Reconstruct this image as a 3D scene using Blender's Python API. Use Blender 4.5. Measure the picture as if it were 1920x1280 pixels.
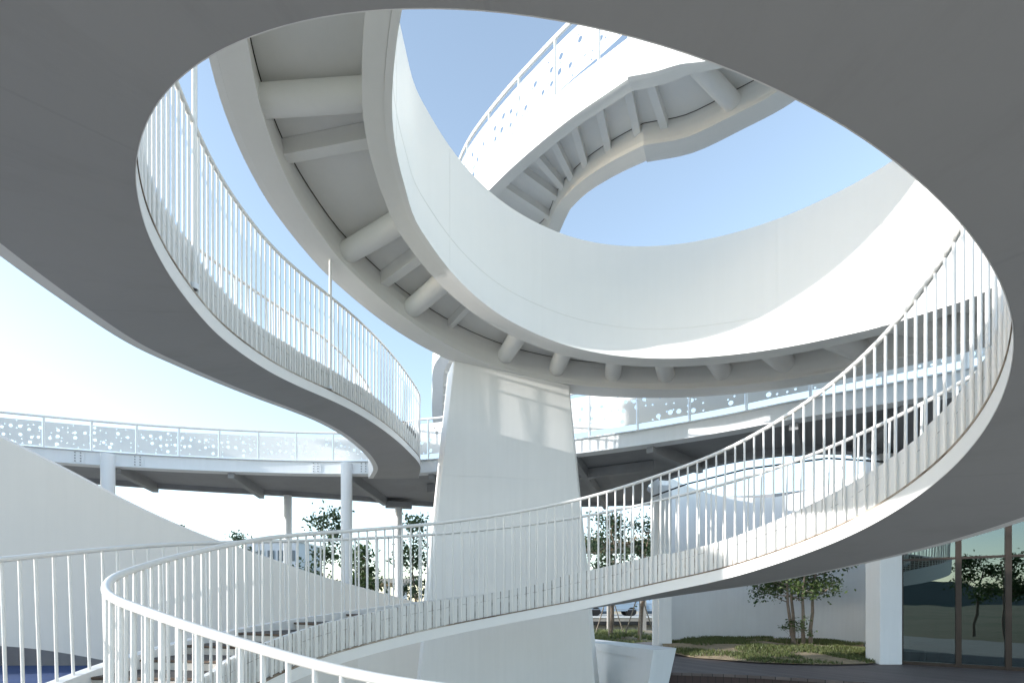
import bpy, bmesh, math, random
import numpy as np
from mathutils import Vector, Matrix
for o in list(bpy.data.objects):
    bpy.data.objects.remove(o)
sc = bpy.context.scene
COL = sc.collection
R = math.radians
rng = random.Random(7)

# ------------------------------------------------------------------ camera, sky, sun, exposure
cam_d = bpy.data.cameras.new("camera")
cam = bpy.data.objects.new("camera", cam_d)
COL.objects.link(cam)
cam.location = (0, 0, 0)
cam.rotation_euler = (R(90), 0, 0)
cam_d.sensor_width = 36
cam_d.lens = 36 * 950 / 1920
cam_d.shift_y = 490 / 1920
cam_d.clip_start = 0.02
cam_d.clip_end = 3000
sc.camera = cam

SUN_AZ = 258.0     # compass style: direction the light comes from, clockwise from +Y
SUN_EL = 12.5
w = bpy.data.worlds.new("World")
sc.world = w
w.use_nodes = True
nt = w.node_tree
nt.nodes.clear()
sky = nt.nodes.new("ShaderNodeTexSky")
sky.sky_type = 'NISHITA'
sky.sun_disc = False
sky.sun_elevation = R(SUN_EL)
sky.sun_rotation = R(SUN_AZ)
sky.air_density = 1.0
sky.dust_density = 0.4
sky.ozone_density = 2.0
bg = nt.nodes.new("ShaderNodeBackground")
bg.inputs['Strength'].default_value = 0.15
out = nt.nodes.new("ShaderNodeOutputWorld")
hs = nt.nodes.new("ShaderNodeHueSaturation")     # thin high haze pales the blue
hs.inputs['Saturation'].default_value = 0.74
hs.inputs['Hue'].default_value = 0.494
hs.inputs['Value'].default_value = 1.52
nt.links.new(sky.outputs[0], hs.inputs['Color'])
nt.links.new(hs.outputs[0], bg.inputs[0])
nt.links.new(bg.outputs[0], out.inputs[0])

sun_d = bpy.data.lights.new("sun", 'SUN')
sun_d.energy = 3.0
sun_d.angle = R(0.5)
sun_d.color = (1.0, 0.97, 0.93)
sun = bpy.data.objects.new("sun", sun_d)
COL.objects.link(sun)
az, el = R(SUN_AZ), R(SUN_EL)
to_sun = Vector((math.sin(az) * math.cos(el), math.cos(az) * math.cos(el), math.sin(el)))
sun.rotation_euler = to_sun.to_track_quat('Z', 'Y').to_euler()
sc.view_settings.view_transform = 'Standard'
sc.view_settings.look = 'None'
sc.view_settings.exposure = 1.1
sc.view_settings.gamma = 1.0

# ------------------------------------------------------------------ materials
def new_mat(name):
    m = bpy.data.materials.new(name)
    m.use_nodes = True
    n = m.node_tree.nodes
    return m, n, m.node_tree.links, n['Principled BSDF']

def noise(n, l, scale, detail=4, rough=0.6, coord=None, vec=None):
    t = n.new('ShaderNodeTexNoise')
    t.inputs['Scale'].default_value = scale
    t.inputs['Detail'].default_value = detail
    t.inputs['Roughness'].default_value = rough
    if vec is not None:
        l.new(vec, t.inputs['Vector'])
    elif coord is not None:
        l.new(coord, t.inputs['Vector'])
    return t

def ramp(n, l, src, stops):
    r = n.new('ShaderNodeValToRGB')
    while len(r.color_ramp.elements) < len(stops):
        r.color_ramp.elements.new(0.5)
    for e, (p, c) in zip(r.color_ramp.elements, stops):
        e.position = p
        e.color = (*c, 1)
    l.new(src, r.inputs[0])
    return r

def math_node(n, l, op, a, b=None, c=None):
    m = n.new('ShaderNodeMath')
    m.operation = op
    for i, v in enumerate((a, b, c)):
        if v is None:
            continue
        if isinstance(v, (int, float)):
            m.inputs[i].default_value = v
        else:
            l.new(v, m.inputs[i])
    return m.outputs[0]

def mixc(n, l, fac, a, b, typ='MIX'):
    m = n.new('ShaderNodeMix')
    m.data_type = 'RGBA'
    m.blend_type = typ
    for sock, v in ((m.inputs[0], fac), (m.inputs[6], a), (m.inputs[7], b)):
        if isinstance(v, (int, float)):
            sock.default_value = v
        elif isinstance(v, tuple):
            sock.default_value = (*v, 1)
        else:
            l.new(v, sock)
    return m.outputs[2]

def paint(name, c, rough=0.5, mott=0.05, streak=0.05, bump=0.004, warm=None):
    """painted steel: broad mottling, faint rain streaks, tiny surface waviness"""
    m, n, l, p = new_mat(name)
    tc = n.new('ShaderNodeTexCoord')
    a = noise(n, l, 0.9, 5, 0.65, tc.outputs['Object'])
    mp = n.new('ShaderNodeMapping')
    mp.inputs['Scale'].default_value = (6, 6, 0.35)
    l.new(tc.outputs['Object'], mp.inputs[0])
    s = noise(n, l, 1.6, 4, 0.6, vec=mp.outputs[0])
    f = math_node(n, l, 'MULTIPLY_ADD', a.outputs[0], mott * 2, 1 - mott)
    f2 = math_node(n, l, 'MULTIPLY_ADD', s.outputs[0], streak * 2, 1 - streak)
    f3 = math_node(n, l, 'MULTIPLY', f, f2)
    h = n.new('ShaderNodeHueSaturation')
    h.inputs['Color'].default_value = (*c, 1)
    l.new(f3, h.inputs['Value'])
    colr = h.outputs[0]
    if warm:
        g = noise(n, l, 2.2, 6, 0.7, tc.outputs['Object'])
        gr = ramp(n, l, g.outputs[0], [(0.55, (0, 0, 0)), (0.75, (1, 1, 1))])
        k = math_node(n, l, 'MULTIPLY', gr.outputs[0], 0.35)
        colr = mixc(n, l, k, colr, warm)
    l.new(colr, p.inputs['Base Color'])
    p.inputs['Roughness'].default_value = rough
    b = n.new('ShaderNodeBump')
    b.inputs['Strength'].default_value = 0.25
    b.inputs['Distance'].default_value = bump
    bn = noise(n, l, 3.5, 3, 0.5, tc.outputs['Object'])
    l.new(bn.outputs[0], b.inputs['Height'])
    l.new(b.outputs[0], p.inputs['Normal'])
    return m

M = {}
WH = (0.82, 0.81, 0.79)
M['white'] = paint('white_paint', WH, 0.45, 0.03, 0.02)
M['whitecool'] = paint('white_paint_cool', (0.76, 0.78, 0.80), 0.5)
M['rail'] = paint('white_rail_paint', (0.80, 0.785, 0.755), 0.32, 0.04, 0.03, 0.001)
M['wall'] = paint('white_render_wall', (0.87, 0.87, 0.87), 0.8, 0.06, 0.06, 0.006)
M['fwall'] = paint('warm_white_wall', (0.79, 0.735, 0.665), 0.75, 0.04, 0.03, 0.008)
M['ramp'] = paint('cream_white_paint', (0.80, 0.79, 0.765), 0.5, 0.04, 0.02, 0.004)
M['pylon'] = paint('pylon_paint', (0.83, 0.815, 0.79), 0.55, 0.05, 0.05, 0.008)

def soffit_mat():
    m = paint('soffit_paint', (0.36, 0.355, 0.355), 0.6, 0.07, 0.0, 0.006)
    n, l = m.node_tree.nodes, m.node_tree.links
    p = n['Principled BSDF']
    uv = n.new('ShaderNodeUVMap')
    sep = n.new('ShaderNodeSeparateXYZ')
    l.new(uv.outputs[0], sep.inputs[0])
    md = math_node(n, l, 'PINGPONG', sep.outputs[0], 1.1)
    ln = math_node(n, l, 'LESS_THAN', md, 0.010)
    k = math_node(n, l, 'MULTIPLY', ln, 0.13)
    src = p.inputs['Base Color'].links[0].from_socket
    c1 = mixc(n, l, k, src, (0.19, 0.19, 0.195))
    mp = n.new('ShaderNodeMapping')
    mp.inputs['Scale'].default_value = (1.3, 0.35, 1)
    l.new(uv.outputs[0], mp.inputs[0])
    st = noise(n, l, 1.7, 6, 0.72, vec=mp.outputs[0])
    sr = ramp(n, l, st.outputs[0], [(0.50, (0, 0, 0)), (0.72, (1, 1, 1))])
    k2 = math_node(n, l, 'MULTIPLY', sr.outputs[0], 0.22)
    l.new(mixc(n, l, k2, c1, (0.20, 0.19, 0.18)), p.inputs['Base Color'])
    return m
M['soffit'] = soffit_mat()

def stringer_mat():
    """white panels with dark gaps behind each baluster, a broken weld line and rust runs"""
    m = paint('stringer_paint', (0.79, 0.785, 0.765), 0.5, 0.05, 0.06, 0.004)
    n, l = m.node_tree.nodes, m.node_tree.links
    p = n['Principled BSDF']
    uv = n.new('ShaderNodeUVMap')
    sep = n.new('ShaderNodeSeparateXYZ')
    l.new(uv.outputs[0], sep.inputs[0])
    u, v = sep.outputs[0], sep.outputs[1]
    n1 = noise(n, l, 1.1, 3, 0.6, vec=uv.outputs[0])
    n2 = noise(n, l, 9.0, 4, 0.6, vec=uv.outputs[0])
    line = math_node(n, l, 'MULTIPLY_ADD', n1.outputs[0], 0.10, 0.20)
    d = math_node(n, l, 'ABSOLUTE', math_node(n, l, 'SUBTRACT', v, line))
    crack = math_node(n, l, 'LESS_THAN', d, 0.0035)
    msk = math_node(n, l, 'GREATER_THAN', n2.outputs[0], 0.50)
    crack = math_node(n, l, 'MULTIPLY', math_node(n, l, 'MULTIPLY', crack, msk), 0.5)
    md = math_node(n, l, 'PINGPONG', u, 0.0651)
    gap = math_node(n, l, 'LESS_THAN', md, 0.008)
    ms2 = math_node(n, l, 'MULTIPLY', gap, math_node(n, l, 'MULTIPLY_ADD', n2.outputs[0], 1.8, -0.25))
    src = p.inputs['Base Color'].links[0].from_socket
    c1 = mixc(n, l, crack, src, (0.10, 0.08, 0.06))
    c2 = mixc(n, l, ms2, c1, (0.13, 0.105, 0.085))
    n3 = noise(n, l, 3.0, 5, 0.7, vec=uv.outputs[0])
    r3 = ramp(n, l, n3.outputs[0], [(0.60, (0, 0, 0)), (0.72, (1, 1, 1))])
    nearb = math_node(n, l, 'LESS_THAN', md, 0.02)
    k3 = math_node(n, l, 'MULTIPLY', math_node(n, l, 'MULTIPLY', r3.outputs[0], nearb), 0.35)
    c3 = mixc(n, l, k3, c2, (0.35, 0.22, 0.11))
    l.new(c3, p.inputs['Base Color'])
    return m
M['stringer'] = stringer_mat()

def rust_mat():
    m, n, l, p = new_mat('rusty_channel')
    tc = n.new('ShaderNodeTexCoord')
    a = noise(n, l, 5.0, 6, 0.7, tc.outputs['Object'])
    b = noise(n, l, 0.45, 3, 0.6, tc.outputs['Object'])
    s = math_node(n, l, 'MULTIPLY_ADD', b.outputs[0], 0.9, math_node(n, l, 'MULTIPLY', a.outputs[0], 0.5))
    r = ramp(n, l, s, [(0.50, (0.62, 0.58, 0.52)), (0.66, (0.33, 0.27, 0.21)), (0.80, (0.13, 0.09, 0.06))])
    l.new(r.outputs[0], p.inputs['Base Color'])
    p.inputs['Roughness'].default_value = 0.8
    return m
M['rust'] = rust_mat()

def perforated(name, c, cell=0.16, rmin=0.02, rmax=0.058, top=1.0):
    """thin sheet with round holes of two sizes cut through it (UV in metres)"""
    m, n, l, p = new_mat(name)
    p.inputs['Base Color'].default_value = (*c, 1)
    p.inputs['Roughness'].default_value = 0.5
    uv = n.new('ShaderNodeUVMap')
    def layer(cell_, rad, keep, shift):
        mp = n.new('ShaderNodeMapping')
        mp.inputs['Location'].default_value = (shift, 0, 0)
        l.new(uv.outputs[0], mp.inputs[0])
        vo = n.new('ShaderNodeTexVoronoi')
        vo.voronoi_dimensions = '2D'
        vo.inputs['Scale'].default_value = 1 / cell_
        vo.inputs['Randomness'].default_value = 0.55
        l.new(mp.outputs[0], vo.inputs['Vector'])
        sep = n.new('ShaderNodeSeparateColor')
        l.new(vo.outputs['Color'], sep.inputs[0])
        ps = n.new('ShaderNodeSeparateXYZ')
        l.new(vo.outputs['Position'], ps.inputs[0])
        inside = math_node(n, l, 'MULTIPLY', math_node(n, l, 'GREATER_THAN', ps.outputs[1], rad * 1.5), math_node(n, l, 'LESS_THAN', ps.outputs[1], top - rad * 1.5))
        k_ = math_node(n, l, 'MULTIPLY', inside, math_node(n, l, 'LESS_THAN', sep.outputs[0], keep))
        r_ = math_node(n, l, 'MULTIPLY_ADD', sep.outputs[1], rad * .3 / cell_, rad * .85 / cell_)
        return math_node(n, l, 'MULTIPLY', math_node(n, l, 'LESS_THAN', vo.outputs['Distance'], r_), k_)
    hole = math_node(n, l, 'MAXIMUM', layer(cell, rmax, .62, 0.0), layer(cell * .62, rmin, .45, 3.37))
    l.new(math_node(n, l, 'SUBTRACT', 1.0, hole), p.inputs['Alpha'])
    return m
M['perf'] = perforated('perforated_sheet', (0.80, 0.80, 0.79), 0.185, 0.014, 0.036, 0.62)
M['perfhigh'] = perforated('perforated_sheet_high', (0.80, 0.80, 0.78), 0.30, 0.026, 0.066, 0.93)
M['perfbig'] = perforated('perforated_sheet_large', (0.80, 0.80, 0.78), 0.25, 0.019, 0.046, 0.83)

def simple(name, c, rough=0.6, var=0.12, scale=4.0, metal=0.0, bump=0.0):
    m, n, l, p = new_mat(name)
    tc = n.new('ShaderNodeTexCoord')
    a = noise(n, l, scale, 5, 0.65, tc.outputs['Object'])
    r = ramp(n, l, a.outputs[0], [(0.25, tuple(x * (1 - var) for x in c)), (0.75, tuple(min(1, x * (1 + var)) for x in c))])
    l.new(r.outputs[0], p.inputs['Base Color'])
    p.inputs['Roughness'].default_value = rough
    p.inputs['Metallic'].default_value = metal
    if bump:
        b = n.new('ShaderNodeBump')
        b.inputs['Distance'].default_value = bump
        b.inputs['Strength'].default_value = 0.6
        l.new(a.outputs[0], b.inputs['Height'])
        l.new(b.outputs[0], p.inputs['Normal'])
    return m
M['tread'] = simple('stair_tread', (0.085, 0.075, 0.068), 0.85, 0.3, 9, bump=0.002)
M['riser'] = simple('stair_riser', (0.62, 0.58, 0.52), 0.7, 0.15, 5)
M['nosing'] = simple('rusty_nosing', (0.13, 0.088, 0.062), 0.8, 0.5, 12)
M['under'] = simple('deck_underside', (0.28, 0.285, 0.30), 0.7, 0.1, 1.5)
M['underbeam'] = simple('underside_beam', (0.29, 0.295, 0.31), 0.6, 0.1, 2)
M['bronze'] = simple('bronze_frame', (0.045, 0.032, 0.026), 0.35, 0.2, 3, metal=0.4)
M['black'] = simple('black_rubber', (0.02, 0.02, 0.022), 0.6)
M['concrete'] = simple('concrete', (0.36, 0.34, 0.31), 0.85, 0.15, 2.5, bump=0.004)
M['paving'] = simple('paving', (0.37, 0.34, 0.30), 0.85, 0.12, 1.5)
M['bark'] = simple('bark', (0.16, 0.125, 0.095), 0.9, 0.35, 14, bump=0.01)
M['barkpale'] = simple('pale_bark', (0.27, 0.22, 0.18), 0.9, 0.3, 14, bump=0.008)
M['stake'] = simple('bamboo_stake', (0.22, 0.19, 0.15), 0.8, 0.3, 10)
M['trellis'] = simple('dry_vine', (0.23, 0.17, 0.10), 0.9, 0.5, 8)
M['blue'] = simple('blue_rubber_floor', (0.035, 0.075, 0.21), 0.75, 0.2, 1.2)
M['steelblue'] = simple('blue_grey_cladding', (0.32, 0.37, 0.44), 0.5, 0.08, 2)
M['window'] = simple('dark_window', (0.05, 0.07, 0.10), 0.15, 0.2, 2)
M['carblue'] = simple('pale_blue_car_paint', (0.36, 0.48, 0.62), 0.25, 0.05, 2)
M['green'] = simple('green_sign', (0.02, 0.32, 0.16), 0.4, 0.1, 3)
M['room'] = simple('dark_interior', (0.035, 0.04, 0.042), 0.8, 0.2, 1)
M['red'] = simple('red_seat', (0.25, 0.03, 0.03), 0.6, 0.1, 3)
M['beige'] = simple('beige_facade', (0.55, 0.50, 0.42), 0.8, 0.08, 1)
M['soil'] = simple('dry_soil', (0.30, 0.235, 0.15), 0.95, 0.4, 5, bump=0.02)

def plank_mat():
    m, n, l, p = new_mat('brown_deck_planks')
    tc = n.new('ShaderNodeTexCoord')
    mp = n.new('ShaderNodeMapping')
    mp.inputs['Rotation'].default_value = (0, 0, R(-28))
    l.new(tc.outputs['Object'], mp.inputs[0])
    sep = n.new('ShaderNodeSeparateXYZ')
    l.new(mp.outputs[0], sep.inputs[0])
    s = math_node(n, l, 'MULTIPLY', sep.outputs[0], 1 / 0.15)
    fr = math_node(n, l, 'FRACT', s)
    gap = math_node(n, l, 'LESS_THAN', fr, 0.06)
    idx = math_node(n, l, 'FLOOR', s)
    wn = n.new('ShaderNodeTexWhiteNoise')
    wn.noise_dimensions = '1D'
    l.new(idx, wn.inputs['W'])
    a = noise(n, l, 3, 5, 0.7, vec=mp.outputs[0])
    r = ramp(n, l, math_node(n, l, 'MULTIPLY_ADD', wn.outputs[0], 0.5, math_node(n, l, 'MULTIPLY', a.outputs[0], 0.5)),
             [(0.2, (0.105, 0.083, 0.079)), (0.8, (0.150, 0.122, 0.116))])
    l.new(mixc(n, l, gap, r.outputs[0], (0.02, 0.016, 0.015)), p.inputs['Base Color'])
    p.inputs['Roughness'].default_value = 0.6
    return m
M['plank'] = plank_mat()
def skirt_mat():
    m, n, l, p = new_mat('dark_deck_skirt')
    uv = n.new('ShaderNodeUVMap')
    sep = n.new('ShaderNodeSeparateXYZ')
    l.new(uv.outputs[0], sep.inputs[0])
    fr = math_node(n, l, 'FRACT', math_node(n, l, 'MULTIPLY', sep.outputs[0], 1 / 0.15))
    gap = math_node(n, l, 'LESS_THAN', fr, 0.07)
    l.new(mixc(n, l, gap, (0.055, 0.030, 0.028), (0.01, 0.007, 0.007)), p.inputs['Base Color'])
    return m
M['skirt'] = skirt_mat()

def leaf_mat(name, c1, c2, trans=0.35):
    m, n, l, p = new_mat(name)
    oi = n.new('ShaderNodeNewGeometry')
    r = ramp(n, l, oi.outputs['Random Per Island'], [(0.0, c1), (1.0, c2)])
    l.new(r.outputs[0], p.inputs['Base Color'])
    p.inputs['Roughness'].default_value = 0.5
    tr = n.new('ShaderNodeBsdfTranslucent')
    l.new(r.outputs[0], tr.inputs[0])
    mx = n.new('ShaderNodeMixShader')
    mx.inputs[0].default_value = trans
    l.new(p.outputs[0], mx.inputs[1])
    l.new(tr.outputs[0], mx.inputs[2])
    l.new(mx.outputs[0], n['Material Output'].inputs[0])
    return m
M['leaf'] = leaf_mat('leaf_green', (0.030, 0.060, 0.018), (0.085, 0.135, 0.040))
M['leafdark'] = leaf_mat('leaf_dark', (0.022, 0.045, 0.020), (0.060, 0.095, 0.040))
M['leafmap'] = leaf_mat('leaf_garden', (0.035, 0.070, 0.016), (0.120, 0.170, 0.055), 0.35)
M['grass'] = leaf_mat('grass_blade', (0.060, 0.100, 0.022), (0.19, 0.20, 0.08), 0.25)

def ground_mat():
    m, n, l, p = new_mat('field_ground')
    tc = n.new('ShaderNodeTexCoord')
    a = noise(n, l, 0.05, 6, 0.7, tc.outputs['Object'])
    b = noise(n, l, 1.5, 5, 0.7, tc.outputs['Object'])
    s = math_node(n, l, 'MULTIPLY_ADD', b.outputs[0], 0.35, math_node(n, l, 'MULTIPLY', a.outputs[0], 0.7))
    r = ramp(n, l, s, [(0.40, (0.075, 0.105, 0.035)), (0.52, (0.17, 0.15, 0.075)), (0.65, (0.22, 0.18, 0.10))])
    l.new(r.outputs[0], p.inputs['Base Color'])
    p.inputs['Roughness'].default_value = 0.95
    return m
M['ground'] = ground_mat()
M['hill'] = simple('far_hill', (0.10, 0.12, 0.11), 1.0, 0.15, 0.01)

def glass_mat():
    m, n, l, p = new_mat('facade_glass')
    n.remove(p)
    tc = n.new('ShaderNodeTexCoord')
    a = noise(n, l, 0.9, 2, 0.5, tc.outputs['Object'])
    b = n.new('ShaderNodeBump')
    b.inputs['Strength'].default_value = 0.10
    b.inputs['Distance'].default_value = 0.02
    l.new(a.outputs[0], b.inputs['Height'])
    g = n.new('ShaderNodeBsdfGlossy')
    g.inputs['Roughness'].default_value = 0.0
    g.inputs['Color'].default_value = (0.34, 0.40, 0.41, 1)
    l.new(b.outputs[0], g.inputs['Normal'])
    t = n.new('ShaderNodeBsdfTransparent')
    t.inputs['Color'].default_value = (0.30, 0.42, 0.42, 1)
    fr = n.new('ShaderNodeFresnel')
    fr.inputs['IOR'].default_value = 1.5
    k = math_node(n, l, 'ADD', fr.outputs[0], 0.30)
    mx = n.new('ShaderNodeMixShader')
    l.new(k, mx.inputs[0])
    l.new(t.outputs[0], mx.inputs[1])
    l.new(g.outputs[0], mx.inputs[2])
    l.new(mx.outputs[0], n['Material Output'].inputs[0])
    return m
M['glass'] = glass_mat()

# ------------------------------------------------------------------ helpers
class MB:
    """collects faces (with UVs) of one mesh object"""
    def __init__(s):
        s.v, s.f, s.uv, s.sm = [], [], [], []
    def add(s, vs, fs, uvs=None, smooth=False):
        o = len(s.v)
        s.v += [tuple(x) for x in vs]
        for k, f in enumerate(fs):
            s.f.append([i + o for i in f])
            s.uv.append([uvs[i] for i in f] if uvs else [(0, 0)] * len(f))
            s.sm.append(smooth)
    def box(s, c, size, rot=0.0):
        cx, cy, cz = c
        hx, hy, hz = size[0] / 2, size[1] / 2, size[2] / 2
        ca, sa = math.cos(rot), math.sin(rot)
        vs = []
        for z in (-hz, hz):
            for x, y in ((-hx, -hy), (hx, -hy), (hx, hy), (-hx, hy)):
                vs.append((cx + x * ca - y * sa, cy + x * sa + y * ca, cz + z))
        s.add(vs, [(3, 2, 1, 0), (4, 5, 6, 7), (0, 1, 5, 4), (1, 2, 6, 5), (2, 3, 7, 6), (3, 0, 4, 7)])
    def bar(s, a, b, wd, ht, up=(0, 0, 1)):
        a, b = Vector(a), Vector(b)
        d = (b - a).normalized()
        sd = d.cross(Vector(up)).normalized()
        u = sd.cross(d)
        vs = []
        for p in (a, b):
            for x, y in ((-1, -1), (1, -1), (1, 1), (-1, 1)):
                vs.append(p + sd * x * wd / 2 + u * y * ht / 2)
        s.add(vs, [(3, 2, 1, 0), (4, 5, 6, 7), (0, 1, 5, 4), (1, 2, 6, 5), (2, 3, 7, 6), (3, 0, 4, 7)])
    def tube(s, pts, rad, n=8, caps=True, smooth=True):
        P = [Vector(p) for p in pts]
        k = len(P)
        rs = rad if isinstance(rad, (list, tuple)) else [rad] * k
        vs = []
        ref = None
        for i in range(k):
            d = (P[min(i + 1, k - 1)] - P[max(i - 1, 0)]).normalized()
            if ref is None:
                ref = Vector((0, 0, 1)) if abs(d.z) < 0.9 else Vector((1, 0, 0))
            x = d.cross(ref).normalized()
            y = x.cross(d).normalized()
            ref = y
            for j in range(n):
                t = 2 * math.pi * j / n
                vs.append(P[i] + (x * math.cos(t) + y * math.sin(t)) * rs[i])
        fs = []
        for i in range(k - 1):
            for j in range(n):
                a, b = i * n + j, i * n + (j + 1) % n
                fs.append((a, b, b + n, a + n))
        s.add(vs, fs, None, smooth)
        if caps:
            s.add(vs[:n], [tuple(range(n))[::-1]])
            s.add(vs[-n:], [tuple(range(n))])
    def sweep(s, rows, closed=True, caps=True, smooth=True, ulen=None):
        """rows: one list of profile points per station"""
        n = len(rows[0])
        k = len(rows)
        if ulen is None:
            ulen = [0]
            for i in range(1, k):
                ulen.append(ulen[-1] + (Vector(rows[i][0]) - Vector(rows[i - 1][0])).length)
        m = n if closed else n - 1
        for j in range(m):
            j2 = (j + 1) % n
            vs, uv, fs = [], [], []
            for i in range(k):
                h = (Vector(rows[i][j2]) - Vector(rows[i][j])).length
                vs += [rows[i][j], rows[i][j2]]
                uv += [(ulen[i], 0), (ulen[i], h)]
            for i in range(k - 1):
                fs.append((2 * i, 2 * i + 2, 2 * i + 3, 2 * i + 1))
            s.add(vs, fs, uv, smooth)
        if caps and closed:
            s.add(rows[0], [tuple(range(n))])
            s.add(rows[-1], [tuple(range(n))[::-1]])
    def build(s, name, mat, parent=None):
        me = bpy.data.meshes.new(name)
        me.from_pydata(s.v, [], s.f)
        uvl = me.uv_layers.new(name='UVMap')
        flat = [c for f in s.uv for uv in f for c in uv]
        uvl.data.foreach_set('uv', flat)
        me.polygons.foreach_set('use_smooth', s.sm)
        if mat is not None:
            me.materials.append(M[mat] if isinstance(mat, str) else mat)
        me.update()
        bm = bmesh.new()
        bm.from_mesh(me)
        bmesh.ops.recalc_face_normals(bm, faces=bm.faces)
        bm.to_mesh(me)
        bm.free()
        o = bpy.data.objects.new(name, me)
        COL.objects.link(o)
        if parent is not None:
            o.parent = parent
            o.matrix_parent_inverse = parent.matrix_world.inverted() if False else Matrix.Translation(-parent.location)
        return o

def thing(name, label, cat, loc=(0, 0, 0), group=None):
    o = bpy.data.objects.new(name, None)
    o.empty_display_size = 0.2
    COL.objects.link(o)
    o.location = loc
    return tag(o, label, cat, group)

def tag(o, label, cat, group=None):
    o['label'] = label
    o['category'] = cat
    if group:
        o['group'] = group
    return o

def struct(o, kind='structure'):
    o['kind'] = kind
    return o

def spline(P, step):
    """smooth curve through the points, resampled about every `step` metres"""
    P = np.array(P, float)
    t = np.r_[0, np.cumsum(np.linalg.norm(np.diff(P[:, :2], axis=0), axis=1))]
    m = np.gradient(P, t, axis=0)
    n = max(2, int(round(t[-1] / step)) + 1)
    out_ = []
    for x in np.linspace(0, t[-1], n):
        i = min(max(np.searchsorted(t, x, side='right') - 1, 0), len(t) - 2)
        h = t[i + 1] - t[i]
        s = (x - t[i]) / h
        out_.append((2*s**3-3*s**2+1)*P[i] + (s**3-2*s**2+s)*h*m[i] + (-2*s**3+3*s**2)*P[i+1] + (s**3-s**2)*h*m[i+1])
    return np.array(out_)

def arclen(P):
    return np.r_[0, np.cumsum(np.linalg.norm(np.diff(np.array(P)[:, :2], axis=0), axis=1))]

GZ = -2.1      # plaza level (the camera stands 2.1 m above it)
DZ = -1.45     # timber deck level

# ------------------------------------------------------------------ ground, paving, hills
g = MB()
g.add([(-900, -900, GZ - .02), (900, -900, GZ - .02), (900, 1200, GZ - .02), (-900, 1200, GZ - .02)], [(0, 1, 2, 3)])
struct(g.build('ground', 'ground'))
g = MB()
g.add([(-22, -9, GZ), (20, -9, GZ), (20, 20.5, GZ), (-22, 20.5, GZ)], [(0, 1, 2, 3)])
struct(g.build('paving', 'paving'))
g = MB()
ridge = []
for k in range(181):
    a = 2 * math.pi * k / 180
    h = 22 + 16 * math.sin(a * 5 + 1) + 9 * math.sin(a * 11 + 2) + 5 * math.sin(a * 23)
    if math.sin(a) > -0.2:
        h *= 0.12
    ridge.append((a, max(4, h)))
rows = [[(700 * math.cos(a), 700 * math.sin(a), GZ - 1), (780 * math.cos(a), 780 * math.sin(a), GZ + h), (880 * math.cos(a), 880 * math.sin(a), GZ - 1)] for a, h in ridge]
g.sweep(rows, closed=False, caps=False, smooth=True)
struct(g.build('hills', 'hill'))

# ------------------------------------------------------------------ the spiral stair
CX, CY, RI = 0.356, 5.03, 3.30   # plan circle of the inner handrail
th_tab = [(165.4, -.889), (150, -.715), (135, -.565), (114, -.350), (94, -.140), (75, .070), (56, .300), (37.7, .490),
          (19.2, .725), (6.4, .885), (-6.2, 1.060), (-19, 1.235), (-33, 1.425), (-45, 1.565), (-62, 1.735), (-74, 1.895),
          (-84, 2.035), (-96, 2.205), (-107, 2.355), (-119, 2.510), (-130, 2.640), (-142, 2.730)]
inner = [(0.55, 2.12, -2.03), (0.0, 2.10, -2.02), (-0.60, 2.20, -1.97), (-1.14, 2.35, -1.86), (-1.90, 2.66, -1.69), (-2.32, 2.92, -1.60),
         (-2.60, 3.27, -1.50), (-2.83, 3.95, -1.34), (-2.95, 4.80, -1.15)]
for th, z in th_tab:
    inner.append((CX + RI * math.cos(R(th)), CY + RI * math.sin(R(th)), z))
inner += [(-2.55, 3.48, 2.79), (-2.82, 4.07, 2.88), (-3.07, 4.84, 2.99), (-3.26, 5.62, 3.12), (-3.37, 6.43, 3.27), (-3.40, 7.24, 3.42), (-3.32, 8.04, 3.56),
          (-3.16, 8.84, 3.69), (-2.97, 9.62, 3.77), (-2.77, 10.41, 3.79), (-2.60, 11.2, 3.78), (-2.47, 12.0, 3.75), (-2.38, 12.9, 3.71), (-2.68, 14.45, 3.72)]
outer = [(0.75, 0.70, 0), (0.0, 0.62, 0), (-0.90, 0.75, 0), (-1.75, 1.10, 0), (-2.75, 1.60, 0), (-3.35, 2.10, 0), (-3.80, 2.85, 0), (-4.10, 3.75, 0), (-4.25, 4.80, 0)]
for th, z in th_tab:
    r = 4.60 if th < 60 else 4.58
    outer.append((CX + r * math.cos(R(th)), CY + r * math.sin(R(th)), 0))
outer += [(-3.62, 2.95, 0), (-3.86, 3.75, 0), (-4.08, 4.75, 0), (-4.25, 5.75, 0), (-4.29, 6.60, 0), (-4.24, 7.50, 0), (-4.12, 8.40, 0), (-3.96, 9.25, 0),
          (-3.76, 10.05, 0), (-3.58, 10.85, 0), (-3.48, 11.60, 0), (-3.43, 12.35, 0), (-3.50, 13.2, 0), (-3.97, 14.5, 0)]
both = np.hstack([np.array(inner), np.array(outer)[:, :2]])
S = spline(both, 0.09)
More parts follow.
